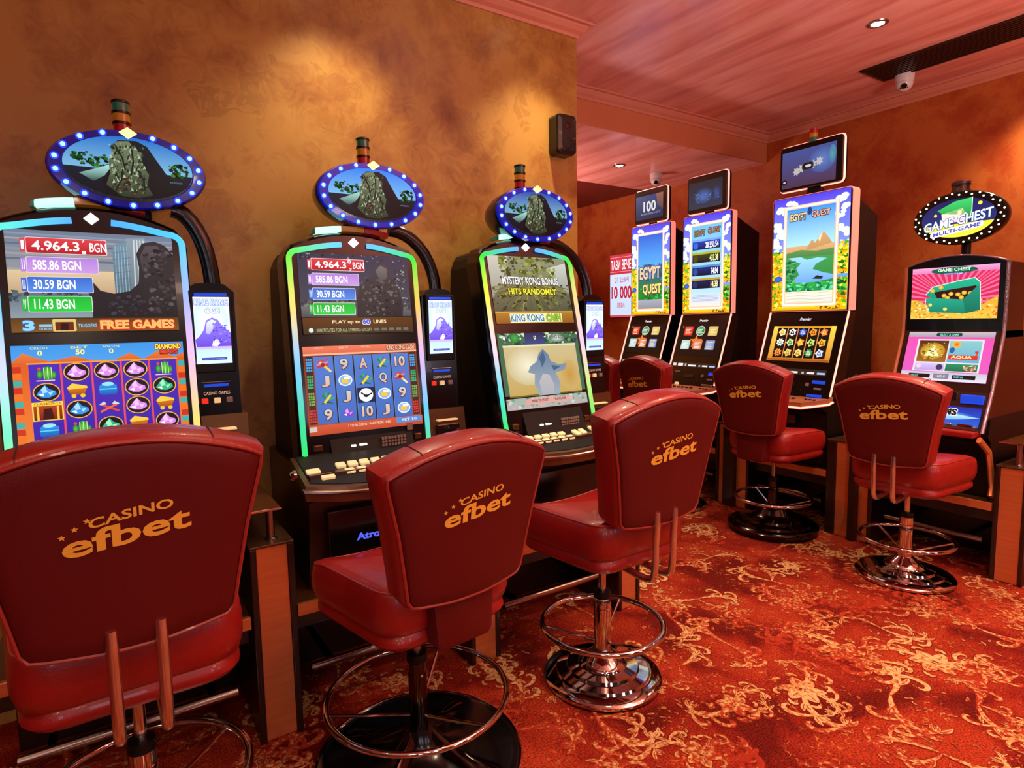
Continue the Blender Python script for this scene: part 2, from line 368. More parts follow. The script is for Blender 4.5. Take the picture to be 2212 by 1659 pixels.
def carpet_mat():
    m = bpy.data.materials.new('carpet'); m.use_nodes = True; nt = m.node_tree; b = nt.nodes['Principled BSDF']; L = nt.links.new
    tc = nt.nodes.new('ShaderNodeTexCoord')
    def noise(sc, det, dist=0):
        n = nt.nodes.new('ShaderNodeTexNoise'); n.inputs['Scale'].default_value = sc; n.inputs['Detail'].default_value = det; n.inputs['Distortion'].default_value = dist
        L(tc.outputs['Object'], n.inputs['Vector']); return n
    def ramp(src, stops):
        cr = nt.nodes.new('ShaderNodeValToRGB'); e = cr.color_ramp.elements
        e[0].position, e[0].color = stops[0][0], (*hexc(stops[0][1]), 1); e[1].position, e[1].color = stops[-1][0], (*hexc(stops[-1][1]), 1)
        for p, c in stops[1:-1]: k = e.new(p); k.color = (*hexc(c), 1)
        L(src, cr.inputs[0]); return cr
    big = ramp(noise(3.0, 5, .6).outputs[0], [(.38, '#701810'), (.48, '#9A2818'), (.60, '#B43C20')])
    fine = noise(150, 2); mix = nt.nodes.new('ShaderNodeMixRGB'); mix.blend_type = 'MULTIPLY'; mix.inputs[0].default_value = .8
    fr = ramp(fine.outputs[0], [(.35, '#707070'), (.65, '#FFFFFF')]); L(big.outputs[0], mix.inputs[1]); L(fr.outputs[0], mix.inputs[2])
    # small gold flecks
    fl = noise(46, 3, 1.2); pl = noise(7, 2); mul = nt.nodes.new('ShaderNodeMath'); mul.operation = 'MULTIPLY'
    a = ramp(fl.outputs[0], [(.60, '#000000'), (.64, '#FFFFFF')]); c = ramp(pl.outputs[0], [(.48, '#000000'), (.6, '#C0C0C0')])
    L(a.outputs[0], mul.inputs[0]); L(c.outputs[0], mul.inputs[1])
    mx = nt.nodes.new('ShaderNodeMixRGB'); L(mul.outputs[0], mx.inputs[0]); L(mix.outputs[0], mx.inputs[1]); mx.inputs[2].default_value = (*hexc('#D09048'), 1)
    L(mx.outputs[0], b.inputs['Base Color']); b.inputs['Roughness'].default_value = .95; b.inputs['Specular IOR Level'].default_value = .1
    bp = nt.nodes.new('ShaderNodeBump'); bp.inputs['Strength'].default_value = .5; bp.inputs['Distance'].default_value = .003; L(fine.outputs[0], bp.inputs['Height']); L(bp.outputs[0], b.inputs['Normal'])
    MATS['carpet'] = m
    # woven pattern: gold thread breaking up into the red ground
    for nm, c1, c2, lo in (('carpet_gold', '#DCB27C', '#C08A52', .40), ('carpet_shade', '#7A1A10', '#8A2214', .38)):
        m2 = bpy.data.materials.new(nm); m2.use_nodes = True; nt = m2.node_tree; b = nt.nodes['Principled BSDF']; L = nt.links.new
        tc = nt.nodes.new('ShaderNodeTexCoord')
        n2 = nt.nodes.new('ShaderNodeTexNoise'); n2.inputs['Scale'].default_value = 62; n2.inputs['Detail'].default_value = 5; L(tc.outputs['Object'], n2.inputs['Vector'])
        n3 = nt.nodes.new('ShaderNodeTexNoise'); n3.inputs['Scale'].default_value = 2.2; n3.inputs['Detail'].default_value = 2; L(tc.outputs['Object'], n3.inputs['Vector'])
        ma = nt.nodes.new('ShaderNodeMath'); ma.operation = 'ADD'; L(n2.outputs[0], ma.inputs[0]); L(n3.outputs[0], ma.inputs[1])
        cr = nt.nodes.new('ShaderNodeValToRGB'); e = cr.color_ramp.elements
        e[0].position = .455; e[0].color = (*hexc('#A83420'), 1); e[1].position = .51; e[1].color = (*hexc(c2), 1); k = e.new(.575); k.color = (*hexc(c1), 1)
        hm = nt.nodes.new('ShaderNodeMath'); hm.operation = 'MULTIPLY'; hm.inputs[1].default_value = .5; L(ma.outputs[0], hm.inputs[0]); L(hm.outputs[0], cr.inputs[0])
        f4 = nt.nodes.new('ShaderNodeTexNoise'); f4.inputs['Scale'].default_value = 150; L(tc.outputs['Object'], f4.inputs['Vector'])
        mm = nt.nodes.new('ShaderNodeMixRGB'); mm.blend_type = 'MULTIPLY'; mm.inputs[0].default_value = .6; L(cr.outputs[0], mm.inputs[1]); L(f4.outputs[0], mm.inputs[2])
        gm = nt.nodes.new('ShaderNodeMixRGB'); gm.blend_type = 'MULTIPLY'; gm.inputs[0].default_value = 1; gm.inputs[2].default_value = (1.25, 1.25, 1.22, 1); L(mm.outputs[0], gm.inputs[1])
        L(gm.outputs[0], b.inputs['Base Color']); b.inputs['Roughness'].default_value = .95; b.inputs['Specular IOR Level'].default_value = .1
        MATS[nm] = m2
carpet_mat()
DL, DR, XE = 2.90, 5.35, 2.403      # left wall plane, right wall plane, end of the left wall
YB, YE = 3.63, 5.08
def struct(name, mb, m): o = mb.build(name, m); o['kind'] = 'structure'; return o
floor = struct('floor', MB().box(-3.2, DR, -3.6, 7.6, -.06, 0), 'carpet')
struct('wall_left', MB().box(-3.2, XE, DL, 7.6, 0, ZC), 'stucco_left')
struct('wall_right', MB().box(DR, DR + .12, -3.6, 7.6, 0, ZC + .05), 'stucco_right')
struct('wall_far', MB().box(XE, DR, 7.6, 7.72, 0, ZC), 'stucco_right')
struct('wall_back', MB().box(-3.2, DR, -3.72, -3.6, 0, ZC), 'hall_paint')
struct('wall_side', MB().box(-3.32, -3.2, -3.6, 7.6, 0, ZC), 'hall_paint')
struct('ceiling', MB().box(-3.2, DR, -3.6, YB, ZC, ZC + .08), 'ceiling_plaster')
struct('ceiling', MB().box(XE, DR, YB + .02, YE, ZL, ZL + .06), 'ceiling_plaster')
struct('ceiling', MB().box(XE, DR, YE, 7.6, ZL + .03, ZL + .1), 'ceiling_shaded')  # shaded end of the lower ceiling, darkened by its colour
struct('trim_4', MB().box(XE, DR, YB, YB + .02, ZL, ZC), 'beam_paint')
def cornice(name, a, b, nrm, z=ZC):      # stepped cove from a to b, profile in direction nrm
    prof = [(0, -.07), (.008, -.07), (.012, -.055), (.03, -.04), (.05, -.018), (.052, -.012), (.075, -.008), (.078, 0), (0, 0)]
    a = Vector(a); b = Vector(b); d = (b - a); nr = Vector(nrm); t = d.normalized()
    vs = []
    for (p, ext) in ((a, 0), (b, 0)):
        for h, zz in prof: vs.append((p.x + nr.x * h, p.y + nr.y * h, z + zz))
    return vs, len(prof)
def cornice_run(name, pts, nrms, z=ZC):   # pts polyline with mitred offsets nrms per point
    prof = [(0, -.072), (.008, -.072), (.012, -.055), (.032, -.042), (.05, -.02), (.052, -.012), (.074, -.01), (.078, -.0005), (0, -.0005)]
    rings = []
    for p, nr in zip(pts, nrms): rings.append([(p[0] + nr[0] * h, p[1] + nr[1] * h, z + zz) for h, zz in prof])
    return struct(name, MB().loft(rings, smooth=False), 'cornice')
e = .001
cornice_run('trim_1', [(-3.19, DL - e), (XE + e, DL - e), (XE + e, YB - .08)], [(0, -1), (1, -1), (1, 0)])
cornice_run('trim_2', [(XE, YB - e), (DR - e, YB - e)], [(0, -1), (-1, -1)])
cornice_run('trim_3', [(DR - e, YB - e), (DR - e, -3.5)], [(-1, -1), (-1, 0)])

# woven carpet ornament (flat print of the floor)
def ribbon(pts, w, z, V, F):
    P = [Vector(p) for p in pts]; m = len(P); b = len(V)
    for i in range(m):
        t = P[min(i + 1, m - 1)] - P[max(i - 1, 0)]; t.normalize(); nn = Vector((-t.y, t.x)); ww = w[i] if isinstance(w, list) else w
        V.append((*(P[i] + nn * ww), z)); V.append((*(P[i] - nn * ww), z))
    for i in range(m - 1): F.append((b + 2 * i, b + 2 * i + 1, b + 2 * i + 3, b + 2 * i + 2))
def scroll(p, a, L, curl, w, n=14):      # spiral stroke, returns points and widths
    pts = [Vector(p)]; ws = [w * .35]; ang = a
    for i in range(1, n):
        t = i / (n - 1); ang += curl * (0.35 + 2.2 * t * t) / n * 1.6; st = L / n * (1.25 - t * .8)
        pts.append(pts[-1] + Vector((math.cos(ang), math.sin(ang))) * st); ws.append(w * (.4 + 1.1 * math.sin(PI * min(1, t * 1.12)) ** .7) * (1 if t < .93 else .6))
    return pts, ws, ang
def make_pattern():
    import itertools
    ctr = itertools.count()
    R = random.Random(5); VG = []; FG = []; VS = []; FS = []
    def stroke(p, a, L, curl, w):
        pts, ws, ang = scroll(p, a, L, curl, w, 11); k = next(ctr) % 89 * 1.5e-5
        ribbon(pts, [x + .005 for x in ws], .0006 + k * .3, VS, FS); ribbon(pts, ws, .0012 + k, VG, FG)
        return pts, ang
    def leaf(p, a, L, w, curl=.6):
        k = next(ctr) % 89 * 1.5e-5; n = 6; pts = []; ws = []; ang = a; q = Vector(p)
        for i in range(n):
            t = i / (n - 1); pts.append(q.copy()); ws.append(w * math.sin(PI * (0.08 + .9 * t)) ** .8); ang += curl / n; q += Vector((math.cos(ang), math.sin(ang))) * L / n
        ribbon(pts, [x + .003 for x in ws], .0006 + k * .3, VS, FS); ribbon(pts, ws, .0012 + k, VG, FG)
        # dark midrib
        ribbon(pts[1:-1], .0014, .0013 + k, VS, FS)
    def acanthus(p, a, s, sg):
        pts, ang = stroke(p, a, .40 * s, sg * 2.1, .0085 * s)
        for i in range(2, len(pts) - 2, 2):
            t = pts[i + 1] - pts[i]; b = math.atan2(t.y, t.x); leaf(pts[i], b - sg * 1.0, .085 * s * R.uniform(.6, 1.2), .0095 * s, sg * 1.1); leaf(pts[i], b - sg * .5, .06 * s * R.uniform(.6, 1.2), .007 * s, sg * 1.3)
            if i % 4 == 0: leaf(pts[i], b + sg * 1.1, .06 * s, .007 * s, -sg * 1.2)
        for k in range(2):
            q = pts[4 + 3 * k]; stroke(q, a + sg * (-.9 + .5 * k), .22 * s, -sg * 2.6, .0065 * s)
    def rosette(p, s):
        for k in range(6):
            a = 2 * PI * k / 6 + R.uniform(-.1, .1); leaf(Vector(p) + Vector((math.cos(a), math.sin(a))) * .012 * s, a, .085 * s, .024 * s, .3)
        for k in range(8):
            a = 2 * PI * k / 8; q = Vector(p) + Vector((math.cos(a), math.sin(a))) * .09 * s; stroke(q, a + .7, .07 * s, 2.4, .005 * s)
    placed = []
    tries = 0
    while len(placed) < 230 and tries < 5000:
        tries += 1
        x = R.uniform(-.9, 5.0); y = R.uniform(-1.2, 5.0)
        if x < 2.4 and y > 2.5: continue
        if any((x - u) ** 2 + (y - v) ** 2 < .27 ** 2 for u, v in placed): continue
        placed.append((x, y)); a = R.choice((0, PI / 2, PI, -PI / 2)) + R.uniform(-.5, .5); s = R.uniform(.8, 1.2); sg = R.choice((-1, 1))
        p = Vector((x, y))
        if R.random() < .6: rosette(p, s)
        acanthus(p, a, s, sg); acanthus(p, a + PI + R.uniform(-.4, .4), s * .9, sg)
        if R.random() < .8: acanthus(p, a + PI / 2, s * .7, -sg)
        for _ in range(14):
            q = p + Vector((R.uniform(-.2, .2), R.uniform(-.2, .2))); leaf(q, R.uniform(0, 6.3), R.uniform(.015, .05), R.uniform(.002, .005), R.uniform(-2, 2))
    for V, F, m, nm in ((VS, FS, 'carpet_shade', 'pattern_shade'), (VG, FG, 'carpet_gold', 'pattern')):
        keep = [f for f in F if all(-3 < V[i][0] < DR - .02 for i in f)]
        me = bpy.data.meshes.new(nm); me.from_pydata(V, [], keep); me.materials.append(MATS[m])
        o = link(nm, me, floor); o['kind'] = 'stuff'
make_pattern()

# ------------------------------------------------------------------ stands between and under the machines
def stand(loc, rz, w, zs, depth, label, group):
    t = thing('machine_stand', label, 'stand', loc, rz, group)
    h = w / 2
    box('shelf', 'copper_shelf', t, -h, h, .02, depth, zs - .006, zs)
    box('shelf_edge', 'copper', t, -h, h, .0, .02, zs - .045, zs)
    box('apron', 'dark_wood', t, -h, h, .06, .08, zs - .12, zs - .008)
    box('back_panel', 'dark_wood', t, -h, h, .46, .48, .0, zs - .01)
    # foot rail on two brackets
    MB().tube([(-h + .05, .06, .20), (h - .05, .06, .20)], .017, 12).build('foot_rail', 'satin_steel', t)
    for sx in (-1, 1):
        MB().box(sx * (h - .13) - .012, sx * (h - .13) + .012, .07, .46, .19, .21, .002).build('rail_bracket', 'dark_chrome', t)
    for sx in (-1, 1):
        M = Matrix.Translation((sx * (h - .1), .46, .29)) @ Matrix.Rotation(PI / 2, 4, 'X')
        MB().lathe([(.036, 0), (.036, .006), (.03, .01), (.027, .02), (.012, .03)], 20, M=M).build('boss', 'dark_chrome', t)
    return t
def divider(loc, rz, w, ztop, depth, label, group, shelf_z=None, faces=None):
    t = thing('divider_cabinet', label, 'cabinet', loc, rz, group); h = w / 2
    faces = faces or [(-h + .022, h - .022)]
    edges = [-h] + [x for f in faces for x in f] + [h]
    for i in range(0, len(edges), 2):
        x0, x1 = edges[i], edges[i + 1]; pro = .0 if i in (0, len(edges) - 2) else -.03
        box('side_board', 'dark_wood', t, x0, x1, pro, depth, 0, ztop, bev=.004)
    for x0, x1 in faces: box('copper_panel', 'copper', t, x0 + .001, x1 - .001, .008, .03, 0.004, ztop - .004, bev=.001)
    box('top', 'bronze', t, -h, h, .0, depth, ztop, ztop + .008, bev=.002)
    if shelf_z:
        MB().lathe([(.022, 0), (.022, .004), (.014, .008), (.014, shelf_z - ztop - .012), (.02, shelf_z - ztop - .008)], 20, c=(.01, .06, ztop + .008)).build('post', 'satin_steel', t)
        s = box('shelf', 'copper_shelf', t, -h + .01, h - .035, .0, depth - .02, shelf_z, shelf_z + .004)
        box('shelf_trim', 'chrome', s, -h + .01, h - .035, -.004, .0, shelf_z - .002, shelf_z + .006, bev=.001)
    return t
DLD = DL - 2.2 - .004
for i, (xc, lab) in enumerate(((-.86, 'beyond the left edge'), (.42, ''), (1.29, ''), (2.16, ''))):
    if i == 0: continue
    lab = ['', 'tall copper-faced divider between the nearest and second machines on the left wall', 'copper-faced divider between the second and third machines, mostly behind a red stool',
           'copper-faced divider at the corner end of the left wall row'][i]
    divider((xc, 2.2, 0), 0, .15, .725, DLD, lab, 'copper-faced dividers on the left wall', .855)
for xc, lab in ((-.02, 'dark low stand under the nearest left machine, with steel foot rail'), (.855, 'dark low stand under the second left machine, rail behind the dark round stool base'),
                (1.725, 'dark low stand under the third left machine, two round bosses above its rail')):
    stand((xc, 2.2, 0), 0, .715, .485, DLD, lab, 'machine stands on the left wall')
XR = 4.06; DRD = DR - XR - .004
for yc, lab in ((2.537, 'stand with copper shelf edge under the egypt landscape machine on the right wall'), (1.602, 'stand with two steel rails under the rightmost machine'),
                (3.46, 'dark stand under the jackpot list machine on the right wall'), (4.085, 'dark stand under the farthest machine on the right wall')):
    w = .60 if yc > 1.7 else .63
    stand((XR, yc, 0), -PI / 2, w, .438, DRD, lab, 'machine stands on the right wall')
divider((XR, 2.079, 0), -PI / 2, .308, .655, DRD, 'wide copper divider with a dark centre board between the two right machines', 'copper-faced dividers on the right wall', None, [(-.09, .014), (.062, .125)])
divider((XR, 2.999, 0), -PI / 2, .308, .655, DRD, 'wide copper divider behind the middle stool, left of the landscape machine', 'copper-faced dividers on the right wall', None, [(-.125, -.062), (.04, .13)])
divider((XR, 1.205, 0), -PI / 2, .15, .655, DRD, 'copper divider with chrome-edged shelf at the right edge', 'copper-faced dividers on the right wall', .79)

# ------------------------------------------------------------------ screens of the arched machines
def plaques(a, x, y, w, h, gap, last, dim=False):
    for i, (c, c2, t) in enumerate((('#D84048', '#B01820', '4.964.3'), ('#B080D8', '#C898E0', '585.86 BGN'), ('#3868C8', '#5088E0', '30.59 BGN'), ('#10B030', '#20C840', '11.43 BGN'))):
        ww = w * (1, .88, .80, .78)[i]; yy = y + i * (h + gap); xx = x - i * .004
        a.rect(xx - .035, yy + .008, xx - .005, yy + h - .004, c).up()
        a.text('I' * (i + 1) if i < 3 else 'IV', xx - .028, yy + .02, xx - .012, yy + h - .02, '#FFFFFF', 0).up()
        a.rrect(xx - .004, yy - .004, xx + ww + .004, yy + h + .004, .01, '#E8D8E0').up(); a.rrect(xx, yy, xx + ww, yy + h, .01, c, c2).up()
        if i == 0:
            a.text(t, xx + .03, yy + .018, xx + .30, yy + h - .018, '#FFFFFF', .02)
            if last == 0: a.text('7', xx + .315, yy + .0, xx + .335, yy + .022, '#FFFFFF', .02); a.text('8', xx + .312, yy + h - .026, xx + .338, yy + h - .002, '#FFFFFF', .02)
            else: a.text('0', xx + .315, yy - .002, xx + .345, yy + .034, '#FFFFFF', .02); a.text('7', xx + .325, yy + h - .02, xx + .35, yy + h, '#FFFFFF', .02)
            a.text('BGN', xx + .36, yy + .02, xx + .46, yy + h - .018, '#FFFFFF', .02)
        else: a.text(t, xx + .03, yy + .018, xx + ww - .1, yy + h - .018, '#FFFFFF', .02)
        a.up()
def screen_upper_1():
    a = Art(.715); a.rect(0, 0, 1, .715, '#101014').up()
    a.poly([(.0, .0), (1, 0), (1, .62), (0, .62)], '#6A7890', '#B0A890').up()
    for k in range(9): y = .02 + k * .035; a.poly([(0, y), (.5 + .05 * (k % 3), y + .01), (1, y + .02), (1, y + .03), (.4, y + .022), (0, y + .012)], ('#8090A8', '#9C98A0', '#5C6A80')[k % 3])
    a.up(); a.rect(0, .28, .62, .46, '#D8C098', '#B89878').up(); a.rect(0, .44, .8, .62, '#5A6A78', '#8898A0').up()
    # city
    a.speck(0, .42, .45, .5, 60, ['#28363E', '#3A4A54', '#4C5C60'], .008, .02, 4)
    a.poly([(.61, .62), (.61, .12), (.635, .07), (.69, .06), (.72, .10), (.72, .62)], '#6E8CA0', '#3E5462').up()
    a.poly([(.72, .62), (.70, 0.03), (.82, 0.02), (.86, .62)], '#8898A4', '#50606A').up()
    for k in range(5): a.line([(.615 + .02 * k, .62), (.63 + .018 * k, .09)], .004, '#9FB6C4')
    for k in range(9): a.line([(.61, .14 + .05 * k), (.72, .12 + .05 * k)], .003, '#456070')
    for k in range(4): a.line([(.73 + .03 * k, .62), (.75 + .02 * k, .04)], .008, '#C8D0D0')
    a.up()
    # dark rocky slope at the right
    a.poly([(.46, .62), (.47, .50), (.44, .42), (.48, .36), (.52, .42), (.60, .44), (.70, .42), (.76, .36), (.77, .24), (.76, .14), (.80, .06), (.88, .04), (.95, .07), (1, .14), (1, .62)], '#302C30', '#1A181C').up()
    a.poly([(.78, .16), (.82, .08), (.90, .07), (.93, .13), (.86, .16), (.84, .24), (.79, .27)], '#504A50', '#383438').up()
    a.speck(.80, .10, 1, .6, 120, ['#3C383E', '#2A262A', '#544E54', '#1C1A1E'], .008, .022)
    a.speck(.56, .44, .8, .6, 60, ['#2C2A34', '#18181E', '#3A3A44'], .008, .02)
    plaques(a, .115, .055, .46, .105, .032, 0)
    a.rect(0, .62, 1, .715, '#5A3A18', '#7A5020').up(); a.rect(0, .615, 1, .622, '#38240E').up()
    a.text('3', .06, .632, .125, .705, '#90D0F0', .05, out='#2060A0').up()
    a.rect(.15, .66, .22, .68, '#88C0E0').text('OR MORE', .15, .685, .22, .70, '#88C0E0')
    a.rrect(.225, .625, .36, .712, .01, '#D8C070').up(); a.rrect(.24, .645, .345, .705, .005, '#6A2010').up(); a.rect(.27, .655, .315, .705, '#2A0804').up()
    a.text('TRIGGERS', .37, .66, .48, .685, '#80B8E0'); a.up()
    a.text('FREE GAMES', .50, .635, .97, .702, '#F8B868', .05, out='#C03010', ow=.007).up()
    return a
def gem(a, x, y, r, c, c2, oval=True):
    if oval: a.ell(x, y, r * 1.12, r * .95, '#F0A838').up(); a.ell(x, y, r * 1.02, r * .85, '#181018').up()
    a.poly([(x - r * .85, y + r * .2), (x - r * .45, y - r * .35), (x - r * .1, y - r * .75), (x + r * .25, y - r * .3), (x + r * .75, y - r * .1), (x + r * .8, y + r * .25), (x + r * .2, y + r * .55), (x - r * .4, y + r * .5)], c).up()
    a.poly([(x - r * .45, y - r * .3), (x - r * .1, y - r * .7), (x + r * .1, y), (x - r * .3, y + r * .1)], c2)
    a.poly([(x + r * .1, y), (x + r * .6, y - r * .1), (x + r * .3, y + r * .35)], c2); a.poly([(x - r * .7, y + r * .2), (x - r * .3, y + .1 * r), (x - r * .2, y + r * .42)], '#FFFFFF').up()
def screen_lower_1():
    H = .735; a = Art(H); a.rect(0, 0, 1, H, '#3890E0', '#80C8F0').up()
    a.poly([(0, .11), (.06, .05), (.12, .08), (.2, .11), (.34, .08), (.42, .11), (.56, .12), (.66, .07), (.74, .12), (.84, .06), (.94, .11), (1, .08), (1, .15), (0, .15)], '#E87838', '#C85820').up()
    for t, v, x in (('CREDIT', '0', .15), ('BET', '50', .37), ('WIN', '0', .55)):
        a.text(t, x - .05, .012, x + .05, .028, '#E8E060', 0); a.text(v, x - .012 * len(v), .036, x + .014 * len(v), .07, '#FFF080', .02)
    a.up(); a.text('DIAMOND', .82, .012, .985, .052, '#F8E040', .04, out='#A02010').text('MINES', .85, .058, .96, .088, '#F04020', .04, out='#601008').up()
    a.rect(0, .12, 1, H, '#D85820', '#E88030').up()
    for k in range(12):
        y = .14 + k * .046; a.rect(.0, y, .045, y + .04, ('#C83018', '#E87020', '#40A8A0')[k % 3]); a.rect(.955, y, 1, y + .04, ('#40A8A0', '#E87020', '#C83018')[k % 3])
    a.up(); a.rect(.085, .125, .945, .64, '#4828B0', '#3C20A0').up(); a.rect(.075, .118, .955, .128, '#F09838')
    for k in range(1, 5): x = .085 + .172 * k; a.rect(x - .006, .125, x + .006, .64, '#E04858')
    a.up()
    G = ['cactus pink pink pink cactus', 'blue cart bag pink green', 'mine blue cross pink cart', 'bag cactus green cart pink']
    for j, row in enumerate(G):
        for i, s in enumerate(row.split()):
            x = .171 + .172 * i; y = .19 + .128 * j
            if s == 'pink': gem(a, x, y, .066, '#D888E0', '#F4C0F4')
            elif s == 'blue': gem(a, x, y, .066, '#3890E0', '#A0D8FF')
            elif s == 'green': gem(a, x, y, .066, '#30B078', '#98F0C0')
            elif s == 'cactus':
                a.ell(x + .012, y, .026, .048, '#70D050', '#188028').ell(x - .03, y + .005, .016, .03, '#60C048', '#147024').ell(x + .045, y + .012, .014, .026, '#60C048', '#147024').up()
                for q in (-.008, .012, .032): a.rect(x + q, y - .04, x + q + .004, y + .04, '#D8F0A0')
                a.ell(x - .03, y - .032, .009, .009, '#F04040').rect(x - .05, y + .045, x + .05, y + .052, '#F0C0D0').up()
            elif s == 'cart':
                a.poly([(x - .062, y - .02), (x + .055, y - .025), (x + .035, y + .03), (x - .04, y + .03)], '#D87818', '#A04808').up().poly([(x - .06, y - .022), (x - .03, y - .05), (x + .01, y - .04), (x + .05, y - .03), (x + .055, y - .015), (x - .05, y - .008)], '#FFC840').up()
                a.ell(x - .025, y + .036, .014, .014, '#E8C030').ell(x + .025, y + .036, .014, .014, '#E8C030').up()
            elif s == 'bag':
                a.rrect(x - .052, y - .03, x + .052, y + .042, .02, '#2890E0', '#0858B0').up().ell(x, y - .033, .035, .014, '#90E0F0').up().rect(x - .05, y - .002, x + .05, y + .006, '#60C8F8').up()
            elif s == 'mine':
                a.rect(x - .084, y - .064, x + .084, y + .062, '#F0D048').up().rect(x - .076, y - .038, x + .076, y + .056, '#B04010', '#701808').up().poly([(x - .03, y + .056), (x - .022, y - .02), (x + .022, y - .02), (x + .03, y + .056)], '#3A0804').up()
                a.text('DIAMOND', x - .07, y - .06, x + .07, y - .043, '#A06010', .01).rect(x - .06, y - .035, x - .048, y + .056, '#F0C040').rect(x + .048, y - .035, x + .06, y + .056, '#F0C040').up()
            elif s == 'cross':
                a.line([(x - .05, y - .02), (x + .05, y + .03)], .014, '#D84820').line([(x + .05, y - .02), (x - .05, y + .03)], .014, '#E86030').up().poly([(x - .06, y - .02), (x - .03, y - .04), (x - .015, y - .02), (x - .04, y - .015)], '#C8D0E0').poly([(x + .06, y - .02), (x + .03, y - .04), (x + .015, y - .02), (x + .04, y - .015)], '#C8D0E0').up()
    a.rect(0, .645, 1, H, '#D86018', '#A83810').up()
    a.rrect(.015, .68, .105, .725, .008, '#1878C8').rrect(.115, .68, .195, .725, .008, '#1878C8').up().text('PAYS', .03, .69, .09, .715, '#C0E8FF').text('BET', .135, .69, .18, .715, '#C0E8FF')
    a.text('PLAY 50 LINES', .27, .655, .44, .68, '#FFE8D0').text('4 GAMES PAID', .78, .655, .97, .672, '#FFFFFF').up()
    a.poly([(.44, .735), (.45, .66), (.5, .65), (.56, .66), (.57, .735)], '#E8A030').up(); a.poly([(.47, .735), (.48, .68), (.53, .68), (.54, .735)], '#601808').up()
    return a
def screen_upper_2():
    a = Art(.70); a.rect(0, 0, 1, .56, '#2C3448', '#484850').up()
    a.speck(.02, 0, .95, .06, 40, ['#101418', '#586068', '#8A8E90'], .005, .014, 4)
    a.speck(0, .40, 1, .55, 110, ['#5A5C58', '#3A3C3C', '#76786E', '#282A2C'], .01, .03, 4)
    a.poly([(0, .46), (.3, .48), (.6, .47), (1, .5), (1, .56), (0, .56)], '#6A6C70', '#45474A').up()
    a.speck(.86, .08, .97, .5, 60, ['#8A8C80', '#2A2C28', '#B0B0A0'], .004, .012, 4)
    a.poly([(.48, .56), (.49, .40), (.53, .28), (.60, .22), (.66, .18), (.70, .10), (.75, .07), (.80, .10), (.82, .18), (.86, .24), (.90, .32), (.92, .46), (.91, .56)], '#403E40', '#252426').up()
    a.speck(.54, .2, .88, .54, 130, ['#4E4C4E', '#302E30', '#626062', '#201E20'], .006, .02)
    a.poly([(.68, .14), (.73, .09), (.79, .12), (.79, .20), (.72, .24)], '#6E6C6C', '#4A4848').up()
    plaques(a, .115, .05, .46, .098, .03, 1)
    a.rect(0, .555, 1, .70, '#5E3816', '#4A2C12').up(); a.rect(0, .553, 1, .56, '#20140A').up()
    a.text('PLAY up to', .25, .583, .50, .62, '#F0DCA8', .02).text('60', .52, .575, .59, .622, '#5060D0', .05, out='#F0F0F0').text('LINES', .62, .583, .74, .615, '#F0DCA8', .02)
    a.rect(.02, .645, .98, .69, '#3C3420').up().ell(.065, .667, .02, .02, '#E0E0E0').up().text('SUBSTITUTES FOR ALL SYMBOLS EXCEPT', .11, .655, .60, .682, '#C8C090', 0)
    for k in range(5): a.rect(.62 + .07 * k, .656, .67 + .07 * k, .682, '#70685A')
    return a.up()
